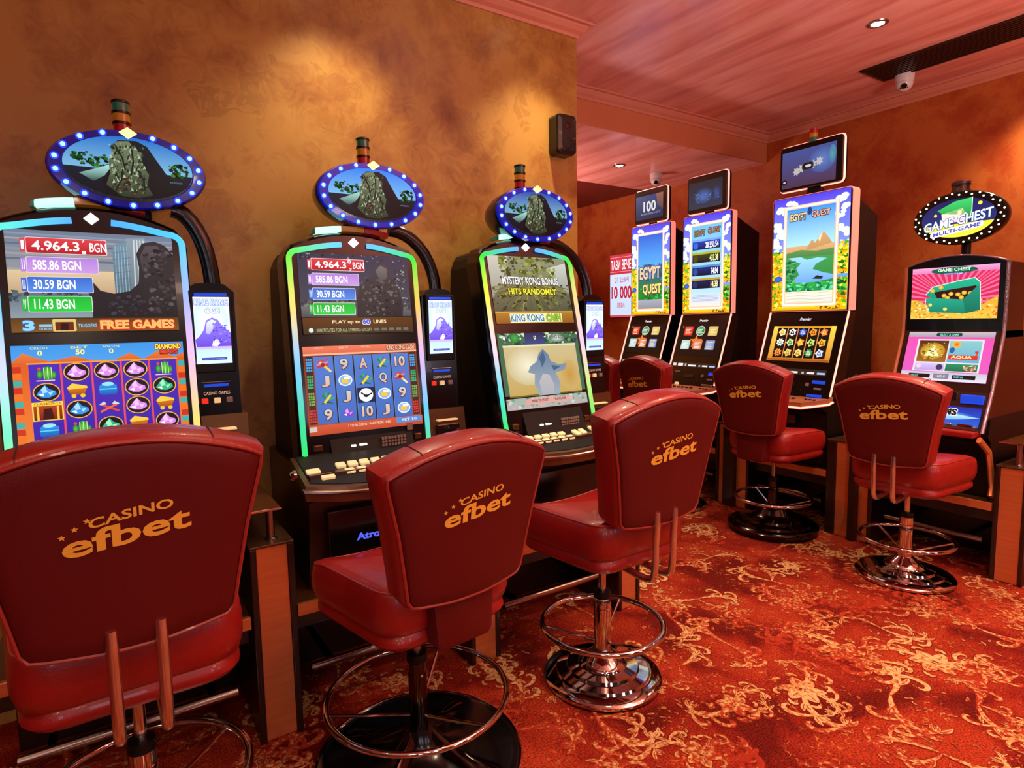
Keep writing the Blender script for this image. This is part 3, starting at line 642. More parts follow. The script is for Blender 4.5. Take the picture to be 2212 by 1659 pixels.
def screen_lower_2():
    H = .73; a = Art(H); a.rect(0, 0, 1, H, '#7A3018', '#A04828').up(); a.rect(0, 0, 1, .06, '#E8785C', '#D86848').up(); a.rect(0, .06, 1, .075, '#F0B090').up()
    for t, x in (('CREDIT', .13), ('BET', .34), ('WIN', .53)): a.text(t, x - .04, .008, x + .04, .024, '#E8C0A0', 0)
    a.text('KING KONG CASH', .72, .01, .98, .055, '#F0C8A0', .03, out='#803020').up()
    a.rect(.015, .08, .07, .64, '#402018').rect(.925, .08, .985, .64, '#402018').up()
    for k, c in enumerate(('#40A0E0', '#30B070', '#70B050', '#D03838')):
        for q in range(5):
            y = .10 + .14 * k + q * .022
            for u in range(3):
                a.rect(.018 + .017 * u, y, .031 + .017 * u, y + .016, c); a.rect(.93 + .017 * u, y, .943 + .017 * u, y + .016, c)
    a.up(); a.rect(.08, .085, .915, .645, '#5078C8', '#4068B8').up()
    for k in range(1, 5): x = .08 + .167 * k; a.rect(x - .007, .085, x + .007, .645, '#20180F').rect(x + .004, .085, x + .007, .645, '#88A8E0')
    a.up()
    G = ['plane 9 A leaf 10', 'J coin leaf Q plane', 'leaf J clock coin 9', '9 gem 10 J coin']
    for j, row in enumerate(G):
        for i, s in enumerate(row.split()):
            x = .163 + .167 * i; y = .155 + .138 * j; r = .06
            if s == 'plane':
                for q in range(3): a.poly([(x - r, y - .03 + .022 * q), (x + r * .6, y - .05 + .022 * q), (x + r * .6, y - .038 + .022 * q), (x - r, y - .018 + .022 * q)], ('#E03038', '#F08080', '#D02028')[q])
                a.up().line([(x - .03, y - .02), (x + .05, y + .055)], .02, '#E8C048').line([(x + .02, y + .03), (x + .05, y + .055)], .012, '#F0F0F0').up().ell(x - .01, y, .018, .018, '#A02018').up()
            elif s == 'leaf':
                for q in range(5): an = -2.4 + q * .55; a.poly([(x, y + .02), (x + math.cos(an) * .055 + .012, y + math.sin(an) * .055), (x + math.cos(an) * .06, y + math.sin(an) * .06 + .02)], ('#108828', '#30B040', '#086018')[q % 3])
                a.poly([(x - .055, y + .05), (x - .01, y + .015), (x + .055, y + .05), (x, y + .04)], '#0A5A18').up().line([(x - .02, y + .035), (x + .03, y - .02)], .02, '#E8C840').up()
            elif s == 'coin': a.ell(x, y, r, r * .82, '#E8EEF4').up().ell(x, y, r * .82, r * .66, '#88B0E8').up().rect(x - .03, y - .012, x + .025, y + .024, '#F0C030').rect(x - .01, y - .03, x + .04, y - .008, '#F8F8F8').up()
            elif s == 'clock': a.rect(x - .075, y - .065, x + .075, y + .065, '#102048').up().ell(x, y, .062, .058, '#F4F4F0').up().line([(x - .04, y - .02), (x, y + .01), (x + .05, y - .01)], .012, '#181818').ell(x, y + .008, .018, .012, '#181818').up()
            elif s == 'gem': gem(a, x, y, .06, '#8040C0', '#D8A0F0', False)
            else: w = .034 if len(s) == 1 else .048; a.text(s, x - w, y - .045, x + w, y + .045, '#C8C8C8', .03, out='#303848', ow=.005, c2='#E8A888').up()
    a.rect(0, .65, 1, H, '#D05838', '#B84828').up().rect(.0, .66, .06, .70, '#C8C0B8').rect(.75, .652, .99, .70, '#5888D0').up()
    a.text('1 TO 50 COINS · PLAY MORE LINES', .32, .668, .70, .688, '#F8E0D0', 0).text('BET 50', .80, .665, .94, .688, '#F0F0FF', 0).up()
    return a
def screen_upper_3():
    a = Art(.72); a.rect(0, 0, 1, .60, '#8A9078', '#4A5038').up()
    a.poly([(0, 0), (.25, 0), (.14, .3), (0, .45)], '#C8C4B8', '#8A9080').poly([(1, .05), (.72, .12), (.85, .3), (1, .4)], '#C8CCC4', '#8A9488').up()
    a.speck(.12, 0, .85, .3, 170, ['#4A5420', '#6A7830', '#808C40', '#34401C', '#9AA058'], .012, .035)
    R = random.Random(3)
    for k in range(70):
        an = R.uniform(.15, PI - .15); x = .5; y = .27; pts = [(x + R.uniform(-.05, .05), y)]
        for q in range(1, 6): pts.append((min(.99, max(.01, x + math.cos(an) * .1 * q + R.uniform(-.015, .015))), min(.59, y + math.sin(an) * .066 * q)))
        a.line(pts, R.uniform(.003, .008), R.choice(('#8A8438', '#5A5826', '#A8A050', '#3A3A1C', '#706A30')))
    a.up().speck(0, .3, 1, .59, 90, ['#38401C', '#58602C', '#283018'], .01, .025)
    a.text('MYSTERY KONG BONUS', .14, .22, .86, .305, '#E8E8E8', .03, out='#404840', ow=.006).text('HITS RANDOMLY', .2, .345, .82, .41, '#F0E830', .03, out='#404010', ow=.006).up()
    a.rect(0, .60, 1, .72, '#B07828', '#8A5818').up().rect(0, .592, 1, .603, '#E0B050').up()
    a.rect(.17, .615, .84, .71, '#F0E8A0').up().text('KING KONG', .18, .622, .60, .702, '#3878A8', .03, out='#E8F4F8').text('CASH', .63, .622, .82, .702, '#90C030', .04, out='#287028').up()
    return a
def screen_lower_3():
    H = .76; a = Art(H); a.rect(0, 0, 1, H, '#386848', '#406850').up()
    a.speck(0, 0, 1, .12, 90, ['#204828', '#60A060', '#183820', '#C8D8C0', '#283868'], .01, .03)
    a.rect(.32, .0, .56, .12, '#202850', '#384880').ell(.2, .05, .06, .05, '#40A850', '#187030').ell(.72, .06, .10, .045, '#D8E0D8', '#607868').up().text('0', .43, .03, .46, .07, '#FFFFC0').text('4', .06, .03, .09, .07, '#FFFFFF').text('KING KONG', .63, .03, .86, .07, '#506858', .03).up()
    a.rect(.05, .13, .95, .64, '#C8B888', '#C0A058').up().ell(.32, .33, .26, .2, '#ECE6CC', '#C8B888').ell(.82, .45, .12, .16, '#C09040', '#C4A868').up()
    a.rect(.045, .122, .955, .14, '#E0D8B0').rect(.05, .625, .95, .64, '#706028').up()
    # blue-grey crag
    a.poly([(.40, .64), (.36, .52), (.38, .42), (.30, .40), (.34, .34), (.42, .30), (.46, .22), (.52, .17), (.58, .23), (.60, .30), (.70, .34), (.80, .33), (.76, .40), (.64, .42), (.68, .52), (.66, .64)], '#5A7898', '#98A4B0').up()
    a.poly([(.44, .64), (.42, .50), (.48, .42), (.56, .44), (.60, .54), (.58, .64)], '#B8B4B8', '#A8A8B0').up().poly([(.46, .26), (.52, .19), (.54, .28), (.48, .36)], '#40607C').poly([(.60, .34), (.72, .36), (.62, .40)], '#40607C').up()
    a.rect(0, .65, 1, H, '#98B0A0', '#B0A8A8').speck(0, .65, 1, .75, 60, ['#70A088', '#D8A8A8', '#C8C8C0', '#608878'], .01, .03)
    a.rect(.22, .665, .76, .72, '#D8A098').up().text('PRESS TO START', .30, .675, .50, .70, '#301010').text('PLAY LINES', .58, .675, .72, .70, '#301010').up()
    return a
def screen_side():
    H = 2.05; a = Art(H); a.rect(0, 0, 1, H, '#E8ECFF', '#B8C8F8').up(); a.ell(.45, .75, .5, .7, '#F4FFE0', '#B8E0F0').up()
    a.text('KING KONG', .03, .06, .97, .26, '#C8D0F0', .03, out='#7078C8', ow=.012).text('CASH', .32, .32, .72, .50, '#D8E0D8', .03, out='#7888B8', ow=.012).up()
    a.poly([(.02, 1.5), (.0, 1.3), (.12, 1.2), (.25, 1.0), (.32, .72), (.5, .62), (.66, .7), (.78, .9), (1, 1.1), (1, 1.55), (.05, 1.55)], '#8878E0', '#6040C8').up()
    a.poly([(.3, 1.1), (.34, .78), (.48, .68), (.60, .74), (.52, .95), (.40, 1.15)], '#D0D8F8', '#A8A0E8').poly([(.45, 1.5), (.5, 1.32), (.62, 1.3), (.68, 1.42), (.6, 1.52)], '#F8F0FF').up()
    a.speck(.5, .8, .98, 1.4, 40, ['#5838B8', '#7860D8', '#9080E8'], .02, .05); a.rect(0, 1.52, 1, 1.6, '#C0A8F0').rect(0, 1.6, 1, H, '#B0D0F8', '#C8E0FF').up()
    a.rrect(.14, 1.86, .86, 1.94, .03, '#3840A0').up().rect(.22, 1.892, .5, 1.908, '#8890D8').rect(.54, 1.892, .78, 1.908, '#8890D8').up()
    return a
def topper_art(k):     # inside the unit ellipse; a = half width .5
    a = Art(.56); cx, cy, rx, ry = .5, .28, .49, .27
    def E(x, y): return (cx + (x - .5) / .5 * rx, cy + (y - .5) / .5 * ry)
    def inside(pts):
        out = []
        for x, y in pts:
            d = math.hypot((x - cx) / rx, (y - cy) / ry)
            out.append((x, y) if d <= 1 else (cx + (x - cx) / d, cy + (y - cy) / d))
        return out
    top = ('#0868C0', '#1478E8', '#1840A0')[k]
    a.poly(ell(cx, cy, rx, ry, 48), top, '#98D8E8').up()
    low = [(x, y) for x, y in ell(cx, cy, rx, ry, 64) if y > cy + .02]
    a.poly(low, '#0A1828', '#04080E').up()
    for (x0, x1, n, y) in ((.08, .36, 60, .24), (.80, .95, 36, .27)):
        for _ in range(n):
            x = a.rnd.uniform(x0, x1); yy = y + a.rnd.uniform(-.06, .05); r = a.rnd.uniform(.01, .022)
            a.poly(inside([(x + r * math.cos(q * 1.26), yy + r * .8 * math.sin(q * 1.26)) for q in range(5)]), a.rnd.choice(('#0C2A10', '#1C4A1A', '#3A7828', '#08180A')))
    a.up(); a.poly(inside([(.12, .36), (.25, .31), (.36, .26), (.40, .30), (.22, .42)]), '#A8E0D8', '#18382C').up()
    a.poly(inside([(.30, .53), (.28, .40), (.36, .28), (.37, .12), (.42, .05), (.56, .04), (.64, .08), (.70, .18), (.80, .34), (.95, .40), (.80, .52)]), '#0A1820', '#04060C').up()
    a.poly([(.31, .44), (.345, .34), (.34, .24), (.375, .18), (.37, .11), (.42, .06), (.50, .05), (.54, .10), (.60, .14), (.59, .24), (.64, .32), (.62, .42), (.66, .50), (.55, .535), (.42, .53)], '#6A7A5C', '#26301F').up()
    for _ in range(220):
        x = a.rnd.uniform(.35, .61); y = a.rnd.uniform(.08, .50); r = a.rnd.uniform(.006, .02)
        a.poly([(x, y - r), (x + r * .8, y + r * .6), (x - r * .7, y + r)], a.rnd.choice(('#8A9A78', '#2E3A2C', '#A8B898', '#1E281E', '#56664A', '#121812')))
    a.up()
    for x0, y0, x1, y1 in ((.40, .10, .46, .30), (.52, .12, .50, .34), (.44, .30, .38, .48), (.56, .30, .60, .46)): a.line([(x0, y0), ((x0 + x1) / 2 + .015, (y0 + y1) / 2), (x1, y1)], .014, '#141A14')
    a.up(); a.speck(.40, .36, .58, .52, 16, ['#5A2414', '#3A1810', '#704028', '#302018'], .008, .02)
    a.text('ATRONIC', .80, .365, .90, .38, '#7090A0', 0).up()
    return a

# ------------------------------------------------------------------ arched slot machines of the left wall
def machine_A(xc, k, y0, lean, dz, tx, cons, label):
    t = thing('slot_machine', label, 'slot machine', (xc, 2.2, 0), 0, 'arched slot machines on the left wall')
    Y = lambda z: y0 + lean * (z - .945) / .85
    Z = lambda z: z + dz
    back = DLD - .002
    # lower cabinet
    MB().prism([(.10, .487), (back, .487), (back, .95), (.02, .95), (.0, .86), (.05, .84)], lambda y, z: (-.30, y, z), lambda y, z: (.30, y, z)).build('lower_cabinet', 'belly_wood', t)
    p = box('belly_panel', 'black_gloss', t, -.24, .24, .03, .075, .55, .80, bev=.006)
    if k == 1: a = Art(.4); a.text('Atronic', .02, .12, .98, .30, '#5868F8', .03, out='#181858', ow=.012); a.build('belly_lettering', t, (-.135, .0285, .715), .155, m='screen')
    # upright cabinet with arched top
    def arch(w, zb, zt, rise, r=.05):
        pts = [(-w, zb), (w, zb), (w, zt - r)]
        n = 16; arc = []
        for i in range(n + 1): u = 1 - 2 * i / n; arc.append((w * u * (1 - .0), zt + rise * (1 - u * u)))
        arc[0] = (w - .018, zt - .006); arc[-1] = (-w + .018, zt - .006)
        return pts + arc + [(-w, zt - r)]
    body = arch(.272, .93, Z(1.79), .07); front = arch(.285, .93, Z(1.805), .075)
    MB().prism(body, lambda x, z: (x, Y(z) + .10, z), lambda x, z: (x, back if z < 1.4 else back - .08, z)).build('cabinet', 'black_plastic', t)
    n = len(front)
    fr = lambda off, dy: [(x * (1 - off), Y(z) + dy, 1.4 + (z - 1.4) * (1 - off)) for x, z in front]
    MB().loft([fr(.0, .12), fr(0, .02), fr(.008, .008), fr(.025, .0)], smooth=False).build('bezel', 'black_gloss', t)
    # rainbow light strips
    zt = Z(1.80)
    def strip(sx):
        pts = [(sx * .267, Y(Z(.945)) - .004, Z(.93 if k != 2 else .965))]
        m = 14
        for i in range(1, m): z = Z(.945) + (zt - .04 - Z(.945)) * i / (m - 1); pts.append((sx * .267, Y(z) - .004, z))
        for i in range(1, 6): an = i / 5 * PI / 2; pts.append((sx * (.267 - .04 * (1 - math.cos(an))), Y(zt) - .004, zt - .04 + .038 * math.sin(an)))
        for i in range(1, 8): x = .227 + (.055 - .227) * i / 7; pts.append((sx * x, Y(zt) - .004, zt - .002 + .032 * (1 - (x / .227) ** 2) ** 1.2))
        return pts
    cl = [['#A8F860', '#70F0C0', '#D0D0F8', '#58C8F8', '#60F0D0', '#58A8FF'], ['#28E048', '#40D0A0', '#80C0F8', '#F8D870', '#60E848', '#70C8F8'], ['#28E050', '#60D0E0', '#F8D0E0', '#F0E840', '#30E040', '#68A8FF']][k]
    cr = [['#C8F040', '#F0D070', '#F0B8E0', '#A0B0F8', '#50C8F8', '#50A8FF'], ['#50E040', '#60C0F0', '#D8B0E8', '#F8C060', '#40E040', '#68C0FF'], ['#48E058', '#C8E080', '#F0C0E0', '#F8D080', '#40E040', '#68A8FF']][k]
    grad_tube('light_strip', strip(-1), .011, cl, t); grad_tube('light_strip', strip(1), .011, cr, t)
    zd = Z(1.838)
    MB().prism([(-.022, 0), (0, -.02), (.022, 0), (0, .02)], lambda x, z: (x, Y(zd) - .006, zd + z), lambda x, z: (x, Y(zd) + .004, zd + z)).build('emblem', 'icon_white', t)
    # lamp bar on the arch
    for i, (x0, x1, m) in enumerate(((-.15, -.045, 'lamp_lit'), (-.043, .055, 'lamp_amber'), (.057, .16, 'lamp_red'))):
        q = []
        for u in range(5): x = x0 + (x1 - x0) * u / 4; q.append((x, Z(1.868) + .018 * (1 - (x / .16) ** 2)))
        o_ = q + [(x, z + .022) for x, z in reversed(q)]
        MB().prism(o_, lambda x, z: (x, Y(1.85) + .012, z), lambda x, z: (x, Y(1.85) + .07, z)).build('lamp_segment', m, t)
    MB().prism([(-.165, Z(1.868)), (-.152, Z(1.868)), (-.152, Z(1.892)), (-.16, Z(1.886))], lambda x, z: (x, Y(1.85) + .012, z), lambda x, z: (x, Y(1.85) + .07, z)).build('lamp_end', 'lamp_green', t)
    # screens
    s = lean / .85; Nn = (0, -1, s); Vd = (0, -s, -1)
    up = (screen_upper_1, screen_upper_2, screen_upper_3)[k](); lo = (screen_lower_1, screen_lower_2, screen_lower_3)[k]()
    zu = Z(1.79); up.build('upper_screen', t, (-.235, Y(zu) - .0015, zu), .47, N=Nn, V=Vd, m='screen' if k != 1 else 'screen')
    zl = Z(1.415); lo.build('lower_screen', t, (-.243, Y(zl) - .0015, zl), .486, N=Nn, V=Vd)
    # bill panel under the screens
    zb0, zb1 = .955, Z(1.04)
    MB().prism([(Y(zb0) - .03, zb0), (Y(zb1) - .004, zb1), (Y(zb1) + .02, zb1), (Y(zb0) + .02, zb0)], lambda y, z: (-.165, y, z), lambda y, z: (.19, y, z)).build('bill_panel', 'black_matte', t)
    for x, w, m in ((-.075, .018, 'bulb_white'), (-.035, .03, 'bulb_white')): box('slot_light', m, t, x - w / 2, x + w / 2, Y(1.0) - .024, Y(1.0) - .014, 1.005, 1.012, bev=.001)
    g = MB()
    for i in range(8):
        for j in range(3): g.box(.045 + i * .014, .055 + i * .014, Y(1.0) - .023, Y(1.0) - .012, .99 + j * .014, 1.0 + j * .014)
    o = g.build('speaker_grille', 'key_grey', t); o['kind'] = 'stuff'
    for sx in (-1, 1):
        for j in range(2): box('side_key', 'bronze', t, sx * .215 - .016, sx * .215 + .016, Y(1.0) - .012, Y(1.0) + .02, .965 + j * .035, .99 + j * .035, bev=.003)
    if k == 1: box('sticker', 'key_grey', t, .165, .19, Y(1.0) - .012, Y(1.0) - .008, Z(1.045), Z(1.075), bev=.0)
    # button deck
    def deck_out(w, yf, yb): return [(-w, yb), (-w, -.005)] + [(-w + 2 * w * i / 14, yf + .06 * (abs(1 - 2 * i / 14)) ** 2.2) for i in range(0, 15)][0:15] + [(w, -.005), (w, yb)]
    dk = deck_out(.325, -.075, .20)
    zt_ = lambda y: .905 + (y + .075) * .30
    MB().loft([[(x, y, zt_(y) - .055) for x, y in dk], [(x * 1.02, y - .006, zt_(y) - .02) for x, y in dk], [(x, y, zt_(y)) for x, y in dk]], smooth=False).build('button_deck', 'bronze', t)
    MB().tube([(x * 1.02, y - .008, zt_(y) - .018) for x, y in dk[1:-1]], .0075, 8).build('deck_lip', 'satin_steel', t)
    MB().loft([[(x * .95, y * .95 + .012, zt_(y) + .0005) for x, y in dk], [(x * .93, y * .93 + .012, zt_(y * .93 + .012) + .003) for x, y in dk]], smooth=False).build('deck_plate', 'black_matte', t)
    key = None
    spots = [(-.275, .065, .05), (-.235, .02, .05)] + [(-.165 + .047 * i, .085, .036) for i in range(5)] + [(-.145 + .047 * i, .035, .036) for i in range(5)]
    for x, y, w in spots + [(.105, .07, .030), (.148, .078, .030), (.225, .08, .034)]:
        tall = x > .1
        if key is None:
            b = MB().box(-.5, .5, -.5, .5, 0, 1, bev=.12); key = b.mesh('key', 'key_cream')
        o = link('key', key, t, (x, y, zt_(y) + .001)); o.scale = (w, .034 if not tall else .06, .012); o.rotation_euler = (math.atan(.3), 0, 0)
    MB().lathe([(.012, 0), (.02, .004), (.022, .014), (.016, .024), (.006, .028)], 16, M=Matrix.Translation((-.34, .04, .955)) @ Matrix.Rotation(-PI / 2, 4, 'Y')).build('knob', 'chrome', t)
    # topper
    yt = y0 + lean + .0; zc = (2.045, 2.036, 2.028)[k]
    rx, ry = .237, .134
    def er(f, dy): return [(tx + x * f, yt + dy, zc + z * f) for x, z in ell(0, 0, rx, ry, 48)]
    MB().loft([er(.55, .17), er(.86, .15), er(.97, .08), er(1, .02), er(1, .0), er(.97, -.012)]).build('topper_body', 'navy_plastic', t)
    MB().loft([er(.985, -.006), er(.96, -.018), er(.82, -.018), er(.80, -.012)], cap=False).build('topper_rim', 'rim_blue2' if k else 'rim_blue', t)
    topper_art(k).build('topper_picture', t, (tx - rx * .82, yt - .016, zc + ry * .82 * 1.04), rx * 1.64, m='screen')
    bl = MB().lathe([(.0075, 0), (.0075, .003), (.005, .006), (.002, .0075)], 12, M=Matrix.Rotation(PI / 2, 4, 'X')).mesh('bulb', 'bulb_blue')
    hl = MB().lathe([(.0125, 0), (.0125, .0008), (.008, .0015)], 14, M=Matrix.Rotation(PI / 2, 4, 'X')).mesh('bulb_halo', 'bulb_halo')
    for i in range(18):
        if i == 9: continue
        an = -PI / 2 + 2 * PI * i / 18
        link('bulb_halo', hl, t, (tx + rx * .90 * math.cos(an), yt - .0175, zc + ry * .90 * math.sin(an)))
        link('bulb', bl, t, (tx + rx * .90 * math.cos(an), yt - .018, zc + ry * .90 * math.sin(an)))
    MB().prism([(-.026, 0), (0, -.018), (.026, 0), (0, .018)], lambda x, z: (tx + x, yt - .028, zc + ry * .9 + z), lambda x, z: (tx + x, yt - .016, zc + ry * .9 + z)).build('topper_emblem', 'icon_gold', t)
    MB().box(tx - .09, tx + .06, yt + .085, yt + .15, Z(1.83), zc - ry + .03, bev=.01).build('topper_neck', 'black_plastic', t)
    # stack light
    sx = {0: .115, 1: .078, 2: -.005}[k] if k else .1; zb = zc + ry - .006
    sx = (.112, .075, -.005)[k]
    for i, m in enumerate(('lamp_red', 'lamp_amber', 'lamp_green')):
        MB().lathe([(.026, 0), (.026, .027)], 20, c=(sx, yt + .05, zb + .008 + i * .036)).build('stack_lens', m, t)
        MB().lathe([(.029, 0), (.029, .008)], 20, c=(sx, yt + .05, zb + i * .036)).build('stack_ring', 'black_gloss', t)
    MB().lathe([(.029, 0), (.029, .006), (.02, .012)], 20, c=(sx, yt + .05, zb + 3 * .036)).build('stack_cap', 'black_gloss', t)
    # side console with small screen, joined by the curved arm
    cx, cw, zt2, zb2, yc = cons
    M = Matrix.Translation((cx, yc, 0))
    out = [(-cw / 2, zb2), (cw / 2, zb2), (cw / 2, zt2 - .035), (cw * .3, zt2 - .006), (0, zt2), (-cw * .3, zt2 - .006), (-cw / 2, zt2 - .035)]
    c = MB().prism(out, lambda x, z: (cx + x, yc + .03 * (z - zb2), z), lambda x, z: (cx + x, min(back - .01, yc + .22), z)).build('side_console', 'black_gloss', t)
    sl = .03
    box('screen_frame', 'black_plastic', c, cx - .072, cx + .072, yc - .002, yc + .03, zt2 - .335, zt2 - .03, bev=.004)
    screen_side().build('side_screen', c, (cx - .06, yc - .0055, zt2 - .055), .12, m='screen_bright')
    box('screen_top_light', 'blue_slot', c, cx - .055, cx + .055, yc - .006, yc, zt2 - .052, zt2 - .040, bev=.002)
    zc2 = zt2 - .40
    box('card_slot', 'blue_slot', c, cx - .042, cx + .042, yc - .006, yc + .03, zc2 + .012, zc2 + .022, bev=.002)
    box('card_light', 'satin_steel', c, cx - .05, cx + .05, yc - .004, yc + .03, zc2 + .028, zc2 + .031, bev=.001)
    aa = Art(.15); aa.text('CASINO GAMES', 0, 0, 1, .13, '#E0A890', 0); aa.build('console_lettering', c, (cx - .045, yc - .004, zc2 - .006), .09, m='screen')
    for q, m in ((-.042, 'key_red'), (0, 'key_cream'), (.042, 'key_grey')): box('console_button', m, c, cx + q - .011, cx + q + .011, yc - .008, yc + .004, zc2 - .05, zc2 - .03, bev=.002)
    MB().prism([(-cw / 2 - .005, .93), (cw / 2 + .015, .93), (cw / 2 + .02, zb2 + .02), (-cw / 2, zb2 + .02)], lambda x, z: (cx + x, yc - .05 + (z - .93) * .2, z), lambda x, z: (cx + x, min(back - .01, yc + .22), z)).build('acceptor_housing', 'bronze', t)
    box('acceptor_lip', 'key_cream', t, cx - .05, cx + .055, yc - .05, yc, zb2 - .035, zb2 - .028, bev=.002)
    box('acceptor_window', 'glass_dark', t, cx - .055, cx + .06, yc - .055, yc - .03, .95, zb2 - .05, bev=.002)
    MB().tube([(cx - .115 + .03 * 0, yc + .08, zt2 + .27), (cx - .06, yc + .08, zt2 + .21), (cx - .01, yc + .08, zt2 + .12), (cx + .015, yc + .08, zt2 + .04), (cx + .02, yc + .08, zt2 - .03)] if False else
              [(tx + .12 + (cx + .02 - tx - .12) * math.sin(u / 9 * PI / 2), yc + .08, zt2 - .02 + (zc - ry + .02 - zt2 + .02) * math.cos(u / 9 * PI / 2)) for u in range(10)], .018, 10, rx=.03).build('arm', 'black_gloss', t)
    return t
machine_A(-.03, 0, .235, .10, .035, .125, (.345, .165, 1.665, 1.15, .30), 'nearest arched slot machine at the left edge, gem reels on its lower screen')
machine_A(.868, 1, .20, .10, 0, .09, (.415, .17, 1.66, 1.08, .35), 'second arched slot machine on the left wall, blue reels with letters, behind the dark-based stool')
machine_A(1.757, 2, .11, .20, .03, .05, (.445, .16, 1.64, 1.08, .32), 'third arched slot machine by the wall corner, jungle picture above a parchment screen')

# ------------------------------------------------------------------ screens of the right wall
def egypt_border(title, k):
    H = 1.43; a = Art(H); a.rect(0, 0, 1, H, '#5848D8', '#88B8F8').up()
    a.poly([(0, .0), (1, 0), (1, .1), (0, .16)], '#4838C8', '#6058E0').up()
    R = random.Random(4)
    for cx, cy, r in ((.12, .16, .1), (.05, .35, .09), (.1, .45, .1), (.0, .55, .1), (.9, .12, .1), (.95, .22, .08), (.88, .3, .07), (.92, .45, .09), (.98, .5, .08), (.06, .62, .08), (.25, .1, .08)):
        for _ in range(5): a.ell(min(.97, max(.03, cx + R.uniform(-.05, .05))), cy + R.uniform(-.04, .04), r * .5, r * .35, '#FFFFFF', '#D0E4FF', 12); a.l += .05
    a.up(); a.rect(0, .68, 1, H, '#E8B818', '#D89810').up()
    a.speck(0, .66, .16, 1.42, 190, ['#F8D818', '#F0A810', '#58A820', '#206818', '#FFF060', '#B87010', '#E88818'], .012, .035)
    a.speck(.84, .60, 1, 1.42, 190, ['#F8D818', '#F0A810', '#48A020', '#186018', '#FFF060', '#C87808', '#F8C008'], .012, .035)
    a.rect(.84, 1.0, 1, 1.04, '#6890E8').speck(.84, 1.06, 1, 1.2, 40, ['#58C828', '#209028', '#0C5020'], .01, .03)
    a.ell(.09, 1.02, .06, .04, '#3868C8', '#2850A0').up(); a.rect(.1, 1.38, .9, H, '#F8C818', '#C88808').up().speck(.6, 1.38, .9, 1.42, 30, ['#805010', '#302008', '#E0A818'], .01, .02)
    a.line([(.17, .13), (.85, .13), (.85, 1.36), (.17, 1.36)], .045, '#FFB890', True).up().line([(.17, .13), (.85, .13), (.85, 1.36), (.17, 1.36)], .022, '#FFF0D0', True).up()
    x0, x1, y0, y1 = .195, .825, .155, 1.335; W = x1 - x0
    if k == 0:
        a.rect(x0, y0, x1, .66, '#3888E0', '#A8D8F8').up(); a.rect(x0, .62, x1, .78, '#D0A070', '#A88850').up()
        a.poly([(.48, .64), (.54, .55), (.58, .60), (.62, .54), (.68, .46), (.76, .56), (.80, .62), (.48, .68)], '#C89868', '#B08850').poly([(.68, .46), (.62, .55), (.64, .60)], '#F0E0C0').up()
        a.poly([(x0, .70), (.4, .67), (.6, .70), (x1, .68), (x1, .80), (x0, .78)], '#58884C', '#407038').up(); a.rect(x0, .76, x1, 1.1, '#3C9048', '#287838').up()
        a.poly([(.22, .76), (.40, .76), (.48, .80), (.62, .78), (.74, .80), (.60, .86), (.56, .92), (.70, .97), (x1, 1.0), (x1, 1.05), (.6, 1.08), (.36, 1.12), (.28, 1.06), (.38, .98), (.34, .9), (.40, .84), (.3, .8)], '#90C8F8', '#6090E8').up()
        a.speck(x0, .80, .33, 1.2, 90, ['#1C6848', '#185838', '#3A9050', '#104830', '#58A860'], .012, .03)
        a.poly([(.56, 1.04), (.62, 1.0), (.7, 1.02), (.68, 1.05)], '#202818').up(); a.rect(x0, 1.08, x1, 1.22, '#28A038', '#187848').up().speck(x0, 1.08, x1, 1.2, 90, ['#107038', '#40C050', '#0C5840', '#68C8A0'], .01, .028)
        a.rect(x0, 1.19, x1, y1, '#E0D8C0', '#C8C8C0').up()
        for q in range(6): a.line([(x0 + .02, 1.21 + q * .02), (.4, 1.2 + q * .02), (.6, 1.22 + q * .02), (x1 - .02, 1.205 + q * .02)], .005, ('#B8A888', '#F4ECD8')[q % 2])
        a.up().text('EGYPT', .24, .21, .46, .30, '#D8C088', .03, out='#3A2A40', ow=.008).text('QUEST', .53, .21, .76, .29, '#E0A080', .03, out='#3A2A40', ow=.008).ell(.5, .2, .03, .05, '#203878').up()
    elif k == 1:
        a.rect(x0, y0, x1, y1, '#60B0F0', '#B0D0E0').up(); a.text('EGYPT', .25, .21, .48, .30, '#906840', .03, out='#303848', ow=.008).text('QUEST', .54, .20, .80, .29, '#A06850', .03, out='#303848', ow=.008).up()
        for i, (t, c) in enumerate((('28 550.54', '#1838A0'), ('433.38', '#383818'), ('74.84', '#18286C'), ('14.38', '#182048'))):
            y = .38 + i * .19; a.rect(x0 + .01, y - .03, x1 - .01, y, ('#7090D8', '#A0A020', '#5080B8', '#B08828')[i]).rect(x0 + .02, y, x1 - .02, y + .12, c, '#101020').up().ell(x0 + .09, y + .06, .05, .05, ('#2060D0', '#484010', '#204890', '#203060')[i]).up()
            w = .035 * len(t) * .9; a.text(t, x1 - .05 - w, y + .015, x1 - .06, y + .105, ('#F0F0FF', '#F0F0A0', '#F0F0FF', '#F0E8A0')[i], .03).up()
        a.rect(x0, 1.14, x1, y1, '#B8C8E0', '#D8D0C8').up()
        for q in range(5): a.rect(x0 + .03, 1.17 + .02 * q, x1 - .05, 1.176 + .02 * q, '#8090B0')
        a.up()
    else:
        a.rect(x0, y0, x1, .7, '#2858C0', '#50A0E0').up(); a.rect(x0, .7, x1, 1.2, '#305860', '#188028').up().speck(x0, .62, x1, .9, 50, ['#305070', '#406890', '#284858'], .02, .05).speck(x0, 1.0, x1, 1.2, 80, ['#187828', '#38A840', '#105820'], .015, .04)
        a.rect(x0, 1.19, x1, y1, '#9898A8', '#808088').up(); a.text('EGYPT', .24, .66, .78, .86, '#E0B888', .03, out='#304888', ow=.012).text('QUEST', .32, .94, .80, 1.12, '#F0D070', .03, out='#5A3848', ow=.012).up()
    return a
